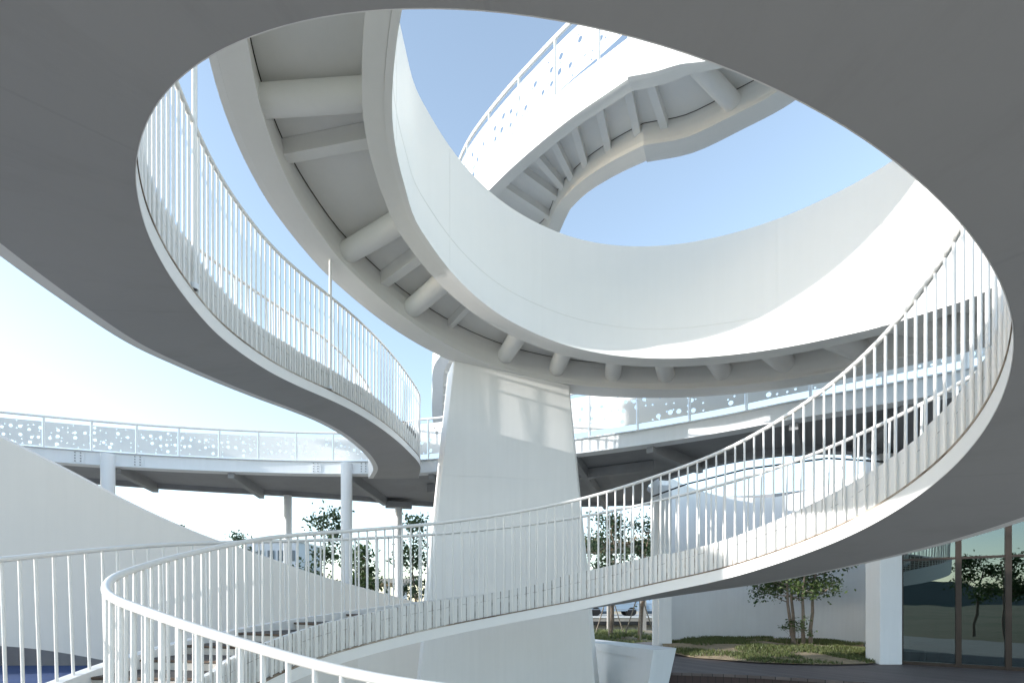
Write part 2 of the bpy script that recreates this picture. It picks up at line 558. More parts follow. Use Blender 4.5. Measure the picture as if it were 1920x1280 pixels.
# light smoothing of height so the measured line has no kinks
zz = S[:, 2].copy()
for _ in range(12):
    zz[1:-1] = (zz[:-2] + 2 * zz[1:-1] + zz[2:]) / 4
S[:, 2] = zz
QA = 0.93
S[:, :] *= QA
Pi = S[:, :2]
Qo = S[:, 3:5]
Wd = np.linalg.norm(Qo - Pi, axis=1)
Lat = (Qo - Pi) / Wd[:, None]
zB = S[:, 2]
sl = arclen(S)
NS = len(S)
def sp(i, a, dz):          # point: a metres outwards from the inner line, dz above it
    return (Pi[i, 0] + Lat[i, 0] * a, Pi[i, 1] + Lat[i, 1] * a, zB[i] + dz)
def at(s, a, dz, outerrel=False):
    x = np.interp(s, sl, Pi[:, 0]); y = np.interp(s, sl, Pi[:, 1]); z = np.interp(s, sl, zB)
    lx = np.interp(s, sl, Lat[:, 0]); ly = np.interp(s, sl, Lat[:, 1])
    if outerrel:
        a = a + np.interp(s, sl, Wd)
    n_ = math.hypot(lx, ly)
    return Vector((x + lx / n_ * a, y + ly / n_ * a, z + dz))

FD, SH, RH = 0.16 * QA, 0.42 * QA, 1.64 * QA
CX, CY = CX * QA, CY * QA
stair = thing('spiral_stair', 'long white spiral stair sweeping overhead, with balustered handrails and brown treads', 'staircase', (-2.9, 5.0, GZ))
m = MB()
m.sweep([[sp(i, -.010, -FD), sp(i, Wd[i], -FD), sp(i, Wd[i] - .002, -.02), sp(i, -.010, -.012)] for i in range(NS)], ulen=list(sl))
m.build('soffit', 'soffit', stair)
m = MB()   # pale edge strip along the inner lip
m.sweep([[sp(i, -.015, -FD + .001), sp(i, -.011, -FD + .001), sp(i, -.011, -.004), sp(i, -.015, -.004)] for i in range(NS)])
m.build('edge_strip', 'white', stair)
m = MB()
m.sweep([[sp(i, -.020, -.003), sp(i, .028, -.003), sp(i, .028, .014), sp(i, -.020, .014)] for i in range(NS)])
m.build('rusty_channel', 'rust', stair)
# inner stringer: panels whose top steps a little every few metres
rows = []
def stepz(s):
    k = math.floor(s / 1.68)
    return 0.020 * math.sin(k * 2.3) + 0.012 * math.sin(s * 1.9)
for i in range(NS):
    t = SH + stepz(sl[i])
    rows.append([sp(i, .03, .015), sp(i, .03, t), sp(i, .085, t), sp(i, .085, .015)])
m = MB()
m.sweep(rows, ulen=list(sl))
m.build('stringer', 'stringer', stair)
rows = []
for i in range(NS):
    rows.append([sp(i, Wd[i] + .001, -FD + .004), sp(i, Wd[i] + .006, SH - .02), sp(i, Wd[i] + .15, SH - .02), sp(i, Wd[i] + .13, -FD + .004)])
m = MB()
m.sweep(rows, ulen=list(sl))
m.build('outer_stringer', 'white', stair)
# treads
zt = zB + SH - .055
rise = 0.105
lev = zt[0] + .02
i0 = 0
ntr = 0
while i0 < NS - 12:
    j = i0
    while j < NS - 1 and zt[j] < lev + rise:
        j += 1
    if sl[j] - sl[i0] > 1.3:                      # flat landing: stop the flight
        j = next((q for q in range(i0, NS) if sl[q] - sl[i0] > 1.2), NS - 1)
        lev = max(lev, zt[i0])
    if j <= i0 + 1:
        j = i0 + 2
    if j >= NS:
        break
    step = MB()
    rr = [[sp(q, .088, lev - zB[q] - .03), sp(q, Wd[q] + .008, lev - zB[q] - .03), sp(q, Wd[q] + .008, lev - zB[q]), sp(q, .088, lev - zB[q])] for q in range(max(i0 - 0, 0), j + 1)]
    step.sweep(rr)
    t_ = step.build('tread', 'tread', stair)
    rz = MB()
    a, b = sp(i0, .088, lev - zB[i0] - .032), sp(i0, Wd[i0] + .008, lev - zB[i0] - .032)
    i1 = min(i0 + 1, NS - 1)
    c_, d_ = sp(i1, .088, lev - zB[i1] - .032), sp(i1, Wd[i1] + .008, lev - zB[i1] - .032)
    h_ = rise
    rz.add([a, b, d_, c_, *[(p[0], p[1], p[2] - h_) for p in (a, b, d_, c_)]],
           [(0, 1, 2, 3), (7, 6, 5, 4), (0, 4, 5, 1), (1, 5, 6, 2), (2, 6, 7, 3), (3, 7, 4, 0)])
    rz.build('riser', 'riser', t_)
    nz = MB()
    im = max(i0 - 1, 0)
    a0, b0 = Vector(sp(i0, .09, lev - zB[i0] - .012)), Vector(sp(i0, Wd[i0], lev - zB[i0] - .012))
    nz.bar(a0, b0, .03, .022)
    nz.build('nosing', 'nosing', t_)
    i0 = j
    lev += rise
    ntr += 1

# handrails
def rail_pts(a, dz, rel, s0=0.0, s1=None):
    s1 = sl[-1] if s1 is None else s1
    return [at(s, a, dz, rel) for s in np.arange(s0, s1, 0.09)]
m = MB(); m.tube(rail_pts(0.0, RH, False), 0.024, 10); m.build('handrail', 'rail', stair)
m = MB(); m.tube(rail_pts(0.12, RH - .03, True), 0.024, 10); m.build('handrail', 'rail', stair)

def baluster(mb, s, rel):
    j = rng.uniform(-.006, .006)
    if rel:
        a, b = at(s, .085, SH - .03, True), at(s + j, .12, RH - .045, True)
    else:
        a, b = at(s, -.002, .012), at(s + j, 0.0, RH - .018)
    mb.tube([a, b], 0.0125, 8, caps=False)
    return a, b
F_ = 950.0
cand = []
for rel in (False, True):
    s = 0.05
    while s < sl[-1] - .02:
        p = at(s, 0.0 if not rel else .13, .8, rel)
        th = math.degrees(math.atan2(p.y - CY, p.x - CX))
        u, v = 960 + F_ * p.x / max(p.y, .01), 1130 - F_ * p.z / max(p.y, .01)
        vis = p.y > .5 and -30 < u < 1940 and -60 < v < 1330
        size = 1.2 / max(p.y, .3) if vis else 0
        over = (-140 < th < -48) and p.z > 1.2
        if over:
            size = 0
        if rel:
            size *= 0.55
        cand.append((size, s, rel))
        s += 0.14 * QA
cand.sort(key=lambda c: -c[0])
for size, s, rel in cand[:100]:
    m = MB(); baluster(m, s, rel); m.build('baluster', 'rail', stair)
m = MB()
for size, s, rel in cand[100:]:
    baluster(m, s, rel)
o = m.build('balusters', 'rail', stair)
o['kind'] = 'stuff'

# thin lamp posts fixed to the stair's upper run
for s_near, lab in (((-3.07 * QA, 4.84 * QA), 'slim white lamp post on the upper stair, nearer of the two'), ((-3.16 * QA, 8.84 * QA), 'slim white lamp post on the upper stair, farther from the camera')):
    k = int(np.argmin(np.hypot(Pi[:, 0] - s_near[0], Pi[:, 1] - s_near[1])))
    b = Vector(sp(k, -.02, .02))
    t = thing('lamp_post', lab, 'lamp post', b, 'lamp posts on the stair')
    m = MB(); m.tube([b, b + Vector((0, 0, 4.4))], .023, 10); m.build('pole', 'rail', t)
    m = MB(); m.tube([b + Vector((0, 0, 4.4)), b + Vector((0, 0, 4.43)), b + Vector((0, 0, 4.7)), b + Vector((0, 0, 4.75))], [.03, .07, .07, .02], 12); m.build('lamp_head', 'whitecool', t)
    m = MB(); m.tube([b, b + Vector((0, 0, .05))], .034, 10); m.build('base_plate', 'whitecool', t)

# ------------------------------------------------------------------ the upper spiral ramp
BC = (1.32, 5.67)
ring = [(-22, 2.80), (-19.7, 2.83), (-6.2, 3.10), (6.8, 3.32), (16.5, 3.49), (36.8, 3.79), (49.6, 3.955), (64, 4.115), (76, 4.245), (86, 4.355), (97.2, 4.49),
        (107, 4.635), (114.8, 4.745), (123.8, 4.895), (133.3, 5.095), (142.9, 5.335), (149, 5.53)]
rin = [(BC[0] + 3.26 * math.cos(R(t)), BC[1] + 3.26 * math.sin(R(t)), z) for t, z in ring]
def ro(t):
    return np.interp(t, [-22, 12, 56, 75, 91, 108, 125, 140, 149], [5.05, 5.06, 4.92, 4.87, 4.93, 5.03, 5.03, 5.08, 5.13])
rout = [(BC[0] + ro(t) * math.cos(R(t + .0)), BC[1] + ro(t) * math.sin(R(t + .0))) for t, z in ring]
rin += [(-1.56, 6.91, 5.70), (-1.585, 6.48, 5.82), (-1.55, 6.14, 5.92), (-1.48, 5.86, 6.0), (-1.40, 5.62, 6.05), (-1.24, 5.24, 6.15), (-.93, 4.75, 6.33), (-.3, 4.2, 6.62), (.6, 3.85, 7.0),
        (1.6, 3.85, 7.4), (2.6, 4.2, 7.85), (3.4, 4.9, 8.3), (3.95, 5.8, 8.7), (4.17, 6.9, 9.05), (4.08, 8.1, 9.36), (3.61, 8.87, 9.52), (3.04, 9.06, 9.6),
        (2.63, 9.29, 9.7), (2.18, 9.48, 9.8)]
rout += [(-3.36, 7.45), (-3.43, 6.75), (-3.40, 6.25), (-3.34, 5.90), (-3.26, 5.60), (-3.08, 5.0), (-2.6, 4.0), (-1.5, 2.85), (.5, 2.05), (2.3, 2.2), (3.7, 2.85), (4.85, 3.9),
         (5.6, 5.2), (5.92, 6.8), (5.85, 8.3), (5.25, 9.6), (4.62, 10.22), (3.85, 10.85), (2.96, 11.19)]
kink = len(rin) - 1
rin2 = [(2.18, 9.48, 9.8), (1.81, 9.99, 10.0), (1.34, 10.59, 10.2), (.63, 11.54, 10.45), (-.23, 12.68, 10.65), (-.70, 13.35, 10.75), (-1.2, 14.2, 10.9), (-1.7, 15.5, 11.05), (-1.85, 17.0, 11.1)]
rout2 = [(2.96, 11.19), (2.52, 11.72), (2.02, 12.39), (1.61, 13.25), (1.43, 14.05), (1.25, 14.95), (.85, 15.7), (.35, 16.5), (.1, 17.3)]
def stations(a, b, st):
    q = spline(np.hstack([np.array(a), np.array(b)]), st)
    z_ = q[:, 2].copy()
    for _ in range(8):
        z_[1:-1] = (z_[:-2] + 2 * z_[1:-1] + z_[2:]) / 4
    q[:, 2] = z_
    P, Q = q[:, :2], q[:, 3:5]
    W = np.linalg.norm(Q - P, axis=1)
    return P, Q, W, (Q - P) / W[:, None], q[:, 2], arclen(q)
ramp_o = thing('spiral_ramp', 'white spiral ramp with ribbed underside circling above the tapered pylon', 'ramp', (1.3, 5.7, 4.5))
def build_ramp(st, solid):
    P, Q, W, L, Z, sl_ = st
    n_ = len(P)
    def p(i, a, dz, rel=False):
        if rel:
            a += W[i]
        return (P[i, 0] + L[i, 0] * a, P[i, 1] + L[i, 1] * a, Z[i] + dz)
    rg = range(n_)
    # beams: bottom flange and web
    m = MB(); m.sweep([[p(i, 0, 0), p(i, .26, 0), p(i, .26, .03), p(i, 0, .03)] for i in rg], smooth=False)
    m.sweep([[p(i, .10, .032), p(i, .17, .032), p(i, .17, .52), p(i, .10, .52)] for i in rg])
    m.build('inner_beam', 'ramp', ramp_o)
    m = MB(); m.sweep([[p(i, -.36, 0, True), p(i, 0, 0, True), p(i, 0, .03, True), p(i, -.36, .03, True)] for i in rg])
    # rounded inner face of the tubular edge beam
    prof = [(-.30, .032), (-.325, .12), (-.33, .25), (-.325, .40), (-.30, .52), (-.1, .52), (-.1, .032)]
    m.sweep([[p(i, a, z, True) for a, z in prof] for i in rg], smooth=True)
    m.build('outer_beam', 'ramp', ramp_o)
    m = MB(); m.sweep([[p(i, .002, .525), p(i, -.002, .525, True), p(i, -.002, .62, True), p(i, .002, .62)] for i in rg])
    m.build('deck_plate', 'ramp', ramp_o)
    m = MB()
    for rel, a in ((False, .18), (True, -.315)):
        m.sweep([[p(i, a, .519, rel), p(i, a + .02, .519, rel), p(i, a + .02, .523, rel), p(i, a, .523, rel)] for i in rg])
    m.build('shadow_gap_strip', 'bronze', ramp_o)  # thin dark strips paint the shadow gap between deck plate and webs
    if solid:
        top = 1.90
        dz_ = np.interp(sl_, [sl_[-1] - 4, sl_[-1]], [0, .048])
        m = MB(); m.sweep([[p(i, -.10, -.012 - dz_[i]), p(i, -.003, -.012 - dz_[i]), p(i, -.003, top), p(i, -.10, top)] for i in rg])
        m.build('inner_parapet', 'white', ramp_o)
        m = MB(); m.sweep([[p(i, .003, .004, True), p(i, .10, .004, True), p(i, .10, 1.75, True), p(i, .003, 1.75, True)] for i in rg])
        m.build('outer_parapet', 'white', ramp_o)
    else:
        m = MB(); m.sweep([[p(i, -.06, -.06), p(i, -.003, -.06), p(i, -.003, .70), p(i, -.06, .70)] for i in rg])
        m.build('fascia', 'white', ramp_o)
        m = MB(); m.sweep([[p(i, .003, .004, True), p(i, .06, .004, True), p(i, .06, .70, True), p(i, .003, .70, True)] for i in rg])
        m.build('fascia', 'white', ramp_o)
        tot = sl_[-1]
        def pt(s, a, dz, rel=False):
            f = lambda A: np.interp(s, sl_, A)
            if rel:
                a += f(W)
            return Vector((f(P[:, 0]) + f(L[:, 0]) * a, f(P[:, 1]) + f(L[:, 1]) * a, f(Z) + dz))
        for rel, a in ((False, -.03), (True, .03)):
            m = MB(); m.tube([pt(s, a, 2.0, rel) for s in np.arange(0, tot, .15)], .048, 8); m.build('handrail', 'ramp', ramp_o)
            s = 0.75 if not rel else .4
            edges = [0.0]
            while s < tot:
                m = MB(); m.bar(pt(s, a, .70, rel), pt(s, a, 1.98, rel), .05, .05, up=(1, .2, 0)); m.build('post', 'ramp', ramp_o)
                edges.append(s)
                s += 1.28
            edges.append(tot)
            for s0, s1 in zip(edges[:-1], edges[1:]):
                if s1 - s0 < .3:
                    continue
                rows, ul = [], []
                for q in np.linspace(s0 + .04, s1 - .04, 7):
                    lo = .72 + .16 * math.exp(-q / 1.1)
                    rows.append([pt(q, a - .012 if not rel else a + .012, lo, rel), pt(q, a - .012 if not rel else a + .012, 1.78, rel)])
                    ul.append(q + (3.3 if rel else 0))
                m = MB(); m.sweep(rows, closed=False, caps=False, ulen=ul)
                m.build('perforated_panel', 'perfhigh', ramp_o)
    return p
st1 = stations(rin, rout, 0.12)
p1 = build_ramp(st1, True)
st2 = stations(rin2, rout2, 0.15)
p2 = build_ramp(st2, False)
def ring_point(t, a, dz):
    z = np.interp(t, [x[0] for x in ring], [x[1] for x in ring])
    ri, rr = 3.26, ro(t)
    return (BC[0] + (ri + a) * math.cos(R(t)), BC[1] + (ri + a) * math.sin(R(t)), z + dz), rr - ri
def cross_tube(t, rad=.165):
    a, W = ring_point(t, .14, .30)
    b, _ = ring_point(t, W - .28, .30)
    m = MB(); m.tube([a, b], rad, 20); m.build('cross_tube', 'ramp', ramp_o)
def cross_bar(t):
    a, W = ring_point(t, .16, .45)
    b, _ = ring_point(t, W - .28, .45)
    m = MB(); m.bar(a, b, .10, .15); m.build('cross_bar', 'ramp', ramp_o)
for t in (131.5, 108, 95, 81.0, 68.2, 55.5, 42.5, 29, 16, 3, -10):
    cross_tube(t)
for t in (122.0, ):
    cross_bar(t)
def station_cross(st, s, kind):
    P, Q, W, L, Z, sl_ = st
    i = int(np.argmin(abs(sl_ - s)))
    zc = .30 if kind == 'tube' else .45
    a = (P[i, 0] + L[i, 0] * .14, P[i, 1] + L[i, 1] * .14, Z[i] + zc)
    b = (Q[i, 0] - L[i, 0] * .28, Q[i, 1] - L[i, 1] * .28, Z[i] + zc)
    m = MB()
    if kind == 'tube':
        m.tube([a, b], .165, 20); m.build('cross_tube', 'ramp', ramp_o)
    else:
        m.bar((a[0], a[1], a[2] - .03), (b[0], b[1], b[2] - .03), .15, .22); m.build('cross_bar', 'ramp', ramp_o)
def s_of(st, x, y):
    P, sl_ = st[0], st[5]
    return sl_[int(np.argmin(np.hypot(P[:, 0] - x, P[:, 1] - y)))]
for (x, y), kd in (((-1.585, 6.60), 'bar'), ((-1.40, 7.42), 'tube'), ((-1.09, 7.85), 'bar'), ((-1.55, 6.14), 'tube'), ((-.95, 4.78), 'bar'), ((3.05, 9.06), 'tube'), ((2.45, 9.36), 'bar')):
    station_cross(st1, s_of(st1, x, y), kd)
for s in (0.12, .92, 1.70, 2.46, 3.20, 3.94, 4.70, 5.5):
    station_cross(st2, s, 'bar')
# weld seams: beads across the beam flanges and one long bead on the inner parapet
P, Q, W, L, Z, sl_ = st1
def wz(i):
    return .50 + .01 * math.sin(sl_[i] * 2.1)
seam_i = [i for i in range(len(P)) if 1.0 < sl_[i] < 14]
m = MB()
m.sweep([[(P[i, 0] + L[i, 0] * a - 0, P[i, 1] + L[i, 1] * a, Z[i] + wz(i) + z_) for a, z_ in ((-.099, -.008), (-.104, -.003), (-.104, .003), (-.099, .008))] for i in seam_i], closed=False, caps=False)
m.build('weld_seam', 'ramp', ramp_o)
for s_ in (3.2, 5.3, 7.2, 9.0, 10.6, 12.2):
    i = int(np.argmin(abs(sl_ - s_)))
    m = MB()
    m.bar((P[i, 0] - L[i, 0] * .1, P[i, 1] - L[i, 1] * .1, Z[i] + .02), (P[i, 0] - L[i, 0] * .1, P[i, 1] - L[i, 1] * .1, Z[i] + 1.88), .012, .006, up=(L[i, 0], L[i, 1], 0))
    m.build('weld_seam', 'white', ramp_o)
# hidden tall column carrying the far end of the ramp
col = thing('ramp_column', 'round white column behind the pylon carrying the highest ramp', 'column', (-.95, 15.3, GZ))
m = MB(); m.tube([(-.95, 15.3, GZ), (-.95, 15.3, 11.4)], .32, 20); m.build('shaft', 'whitecool', col)
m = MB(); m.tube([(-.95, 15.3, 10.4), (-.95, 15.3, 10.7), (-.95, 15.3, 10.75)], [.33, .5, .5], 20); m.build('capital', 'whitecool', col)

# branch ramp coming down behind the ring to the walkway
br_i = [(-1.95, 15.2, 7.65), (-2.42, 15.75, 7.38), (-2.62, 16.65, 6.93), (-2.78, 17.7, 6.45), (-2.80, 18.7, 5.97), (-2.72, 19.9, 5.43), (-2.55, 21.2, 4.9)]
br_o = [(.4, 16.1), (-.3, 16.7), (-.6, 17.4), (-.8, 18.2), (-.85, 19.0), (-.8, 20.0), (-.65, 21.2)]
stb = stations(br_i, br_o, .12)
branch = thing('branch_ramp', 'narrow ramp with barred underside running down behind the pylon', 'ramp', (-1.9, 13.2, 3.6))
P, Q, W, L, Z, sl_ = stb
pb = lambda i, a, dz: (P[i, 0] + L[i, 0] * a, P[i, 1] + L[i, 1] * a, Z[i] + dz)
rg = range(len(P))
m = MB(); m.sweep([[pb(i, 0, 0), pb(i, .36, 0), pb(i, .36, .5), pb(i, 0, .5)] for i in rg]); m.build('edge_beam', 'whitecool', branch)
m = MB(); m.sweep([[pb(i, W[i] - .3, 0), pb(i, W[i], 0), pb(i, W[i], .42), pb(i, W[i] - .3, .42)] for i in rg]); m.build('edge_beam', 'whitecool', branch)
m = MB(); m.sweep([[pb(i, .362, .24), pb(i, W[i] - .302, .24), pb(i, W[i] - .302, .34), pb(i, .362, .34)] for i in rg]); m.build('deck_plate', 'ramp', branch)
for k in range(17):
    i = int(k * (len(P) - 1) / 16)
    m = MB(); m.bar(pb(i, .362, .19), pb(i, W[i] - .302, .19), .07, .09); m.build('cross_bar', 'ramp', branch)

# ------------------------------------------------------------------ pylon and its base
py = thing('pylon', 'broad tapered white pylon carrying the spiral ramp', 'pylon', (0, 10.6, GZ))
fr = [(-1.90, 10.05, GZ), (1.735, 10.34, GZ), (1.165, 10.29, 4.42), (-1.148, 10.10, 4.90)]
bk = [(-2.14, 10.95, GZ), (1.98, 11.3, GZ), (1.30, 11.15, 4.42), (-1.37, 10.75, 4.86)]
m = MB()
m.add(fr + bk, [(0, 1, 2, 3), (5, 4, 7, 6), (4, 0, 3, 7), (1, 5, 6, 2), (3, 2, 6, 7), (4, 5, 1, 0)])
o = m.build('shaft', 'pylon', py)
bv = o.modifiers.new('edge', 'BEVEL'); bv.width = .02; bv.segments = 2
for z0, z1 in ((.62, .60), (2.55, 2.50)):
    def edge_pt(k0, k1, z):
        a, b = Vector(fr[k0]), Vector(fr[k1])
        return a.lerp(b, (z - a.z) / (b.z - a.z)) + Vector((0, -.001, 0))
    m = MB(); m.bar(edge_pt(0, 3, z0) + Vector((.03, 0, 0)), edge_pt(1, 2, z1) - Vector((.03, 0, 0)), .006, .014); m.build('weld_seam', 'pylon', py)
def wing(name, label, pts_top, pts_bot, thick, mat):
    a, b = Vector(pts_top[0]), Vector(pts_top[1])
    c, d = Vector(pts_bot[1]), Vector(pts_bot[0])
    nrm = Vector(thick)
    m = MB()
    vs = [a, b, c, d, a + nrm, b + nrm, c + nrm * .8, d + nrm * .8]
    m.add(vs, [(0, 1, 2, 3), (7, 6, 5, 4), (0, 4, 5, 1), (1, 5, 6, 2), (2, 6, 7, 3), (3, 7, 4, 0)])
    t = m.build('base_block', mat, py)
    t['label'] = label
    return t, (a, b, c, d)
t, (a, b, c, d) = wing('pylon_base', 'slanted white base block with a framed panel right of the pylon', [(1.55, 12.75, -.93), (2.76, 9.75, -.90)], [(1.5, 12.75, GZ), (2.61, 9.85, GZ)], (.55, .45, 0), 'whitecool')
n_ = (b - a).cross(d - a).normalized()
if n_.y > 0:
    n_ = -n_
def quad_in(u, v):
    return (a * (1 - u) + b * u) * (1 - v) + (d * (1 - u) + c * u) * v
m = MB()
fo = [quad_in(0, 0), quad_in(1, 0), quad_in(1, 1), quad_in(0, 1)]
fi = [quad_in(.0, .13), quad_in(.86, .16), quad_in(.86, 1), quad_in(0, 1)]
off = n_ * .05
m.add([p + off for p in (fo[0], fo[1], fi[1], fi[0])] + [p for p in (fo[0], fo[1], fi[1], fi[0])], [(0, 1, 2, 3), (3, 2, 6, 7), (0, 4, 5, 1)])
m.add([p + off for p in (fo[1], fo[2], fi[2], fi[1])] + [p for p in (fo[1], fo[2], fi[2], fi[1])], [(0, 1, 2, 3), (3, 2, 6, 7), (0, 4, 5, 1)])
fr_ = m.build('frame', 'whitecool')
fr_.parent = t
fr_.matrix_parent_inverse = Matrix.Identity(4)
t.matrix_parent_inverse = Matrix.Translation(-py.location)
wing('pylon_base', 'low white base wall left of the pylon, behind the lower stair', [(-6.0, 10.9, -.62), (-1.6, 10.62, -.62)], [(-6.0, 10.9, GZ), (-1.6, 10.62, GZ)], (0, .4, 0), 'fwall')

# ------------------------------------------------------------------ big sweeping wall on the left
fw = [(-14.3, 2.9, 4.5, GZ), (-14.5, 4.4, 5.0, GZ), (-13.7, 6.4, 5.7, GZ), (-12.5, 7.35, 5.6, GZ), (-11.2, 7.88, 4.7, -.62), (-10.2, 8.22, 3.85, -.66), (-8.92, 8.69, 2.89, -0.71), (-8.06, 9.0, 2.456, -0.85), (-7.38, 9.24, 1.997, -1.06), (-6.62, 9.52, 1.603, -1.27), (-5.78, 9.82, 1.208, -1.66), (-5.04, 10.08, 0.99, GZ), (-4.69, 10.21, 0.811, GZ), (-3.95, 10.48, 0.545, GZ), (-3.62, 10.6, 0.448, GZ), (-2.85, 10.87, 0.231, GZ), (-2.3, 11.07, 0.06, GZ), (-1.75, 11.27, -0.082, GZ)]  # rising left end is extended out of view to block the low sun
q = spline(fw, .12)
zt_, zb_ = q[:, 2].copy(), q[:, 3].copy()
for _ in range(30):
    zt_[1:-1] = (zt_[:-2] + 2 * zt_[1:-1] + zt_[2:]) / 4
    zb_[1:-1] = (zb_[:-2] + 2 * zb_[1:-1] + zb_[2:]) / 4
m = MB()
m.sweep([[(x[0], x[1], zb_[i]), (x[0], x[1] + .0, zt_[i]), (x[0] + .0, x[1] + .22, zt_[i]), (x[0], x[1] + .22, zb_[i])] for i, x in enumerate(q)], smooth=False)
o = m.build('sweeping_wall', 'fwall')
tag(o, 'tall warm white curved wall sloping down behind the lower left stair', 'wall')
gp_ = thing('shade_pier', 'tall slim white pier added out of view to shade the left part of the pylon', 'pier', (-12.4, 7.97, GZ))  # unseen pier, added to keep low sun off the pylon's left part
m = MB(); m.box((-12.4, 7.97, 2.9), (.9, .52, 10.0)); m.build('shaft', 'wall', gp_)
m = MB(); m.box((-12.4, 7.97, 7.95), (1.05, .62, .1)); m.build('cap', 'whitecool', gp_)
tw = thing('shade_tower', 'plain white tower added out of view to keep low sun off the courtyard wall', 'tower', (-13.6, 10.8, GZ))  # unseen tower, added to block low sun from the courtyard wall
m = MB(); m.box((-13.6, 10.8, 2.2), (2.2, 1.7, 8.6)); m.build('wall', 'wall', tw)
m = MB(); m.box((-13.6, 10.8, 6.56), (2.5, 2.0, .12)); m.build('roof', 'whitecool', tw)
m = MB(); m.box((-13.2, 9.93, -1.0), (.95, .05, 2.1)); m.build('door', 'steelblue', tw)
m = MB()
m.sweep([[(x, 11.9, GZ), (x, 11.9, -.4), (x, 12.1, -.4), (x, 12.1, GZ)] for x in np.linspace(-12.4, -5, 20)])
o = m.build('shaded_gap_wall', 'under'); tag(o, 'low wall coloured dark to stand for the shaded gap under the sweeping white wall', 'wall')  # dark colour stands in for the shade in the gap below the wall
g = MB(); g.box((-10.4, 8.3, (GZ - 1.45) / 2 - 0.01), (10.8, 7.15, -1.45 - GZ)); struct(g.build('blue_floor', 'blue'))

# ------------------------------------------------------------------ elevated walkway
KZ, KT = 3.53, 3.85
front = [(-19, 8.6), (-16.2, 10.6), (-13.5, 12.0), (-11.4, 12.75), (-10.3, 13.1), (-7.6, 13.65), (-4.6, 13.9), (-2.3, 13.75), (-.3, 12.95), (1.52, 12.06), (3.0, 11.35), (4.45, 10.5), (5.5, 9.75), (6.34, 9.24), (6.95, 8.85), (8.2, 8.0), (9.8, 7.2)]
FQ = spline([(x, y, 0) for x, y in front], .25)
fl = arclen(FQ)
back = [(12.4, 7.6), (12.6, 12), (12.3, 17.5), (9, 19.5), (5.2, 18.3), (2.7, 18.6), (0, 18.8), (-2.7, 18.6), (-5.8, 17.3), (-7.5, 16.75), (-10.8, 15.7), (-13.5, 14.6), (-17, 12.6), (-20.5, 10.2)]
HC, HR = (7.42, 14.75), 2.85
wk = thing('elevated_walkway', 'elevated white walkway with perforated balustrade and dark underside in the background', 'walkway', (-4.6, 13.9, GZ))
def hole_r(a):
    d = math.degrees(a) % 360
    return float(np.interp(d, [0, 20, 150, 172, 200, 340, 360], [3.30, 3.5, 3.5, 3.2, HR, HR, 3.30]))
def slab(zb, zt, mat, name, inset=0.0):
    bm = bmesh.new()
    loop = [bm.verts.new((x[0], x[1], zb)) for x in FQ] + [bm.verts.new((x, y, zb)) for x, y in back]
    hole = [bm.verts.new((HC[0] + hole_r(a) * math.cos(a), HC[1] + hole_r(a) * math.sin(a), zb)) for a in np.linspace(0, 2 * math.pi, 65)[:-1]]
    es = []
    for L_ in (loop, hole):
        for i in range(len(L_)):
            es.append(bm.edges.new((L_[i], L_[(i + 1) % len(L_)])))
    r = bmesh.ops.triangle_fill(bm, use_beauty=True, use_dissolve=False, edges=es)
    fs = [f for f in bm.faces]
    e = bmesh.ops.extrude_face_region(bm, geom=fs)
    bmesh.ops.translate(bm, verts=[v for v in e['geom'] if isinstance(v, bmesh.types.BMVert)], vec=(0, 0, zt - zb))
    bmesh.ops.recalc_face_normals(bm, faces=bm.faces)
    me = bpy.data.meshes.new(name)
    bm.to_mesh(me); bm.free()
    me.materials.append(M[mat])
    o = bpy.data.objects.new(name, me)
    COL.objects.link(o)
    o.parent = wk
    o.matrix_parent_inverse = Matrix.Translation(-wk.location)
    return o
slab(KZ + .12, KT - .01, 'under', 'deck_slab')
nF = np.gradient(FQ[:, :2], axis=0)
nF = np.stack([nF[:, 1], -nF[:, 0]], axis=1)
nF /= np.linalg.norm(nF, axis=1)[:, None]
def fp(s, a, z):
    f = lambda A: float(np.interp(s, fl, A))
    return Vector((f(FQ[:, 0]) + f(nF[:, 0]) * a, f(FQ[:, 1]) + f(nF[:, 1]) * a, z))
ss = np.arange(0, fl[-1], .2)
m = MB(); m.sweep([[fp(s, -.04, KZ), fp(s, .06, KZ), fp(s, .06, KT), fp(s, -.04, KT)] for s in ss]); m.build('fascia_beam', 'whitecool', wk)
m = MB(); m.sweep([[fp(s, -.2, KZ - .015), fp(s, .12, KZ - .015), fp(s, .12, KZ - .002), fp(s, -.2, KZ - .002)] for s in ss]); m.build('lower_flange', 'whitecool', wk)
m = MB(); m.sweep([[fp(s, -.08, KT + .002), fp(s, .12, KT + .002), fp(s, .12, KT + .022), fp(s, -.08, KT + .022)] for s in ss]); m.build('upper_flange', 'whitecool', wk)
def sx(x):
    return float(np.interp(x, FQ[:, 0], fl))
def rail_h(s):
    x = float(np.interp(s, fl, FQ[:, 0]))
    return float(np.interp(x, [-4.2, -2.6], [.80, 1.13]))
m = MB(); m.tube([fp(s, .03, KT + rail_h(s)) for s in np.arange(0, fl[-1], .25)], .032, 8); m.build('handrail', 'white', wk)
posts = []
x = sx(-17)
while x < sx(-2.9):
    posts.append(x); x += .99
x = sx(-2.25)
while x < fl[-1]:
    posts.append(x); x += 1.12
for s in posts:
    m = MB(); m.bar(fp(s, .03, KT + .02), fp(s, .03, KT + rail_h(s) - .02), .04, .04, up=(1, .3, 0)); m.build('post', 'white', wk)
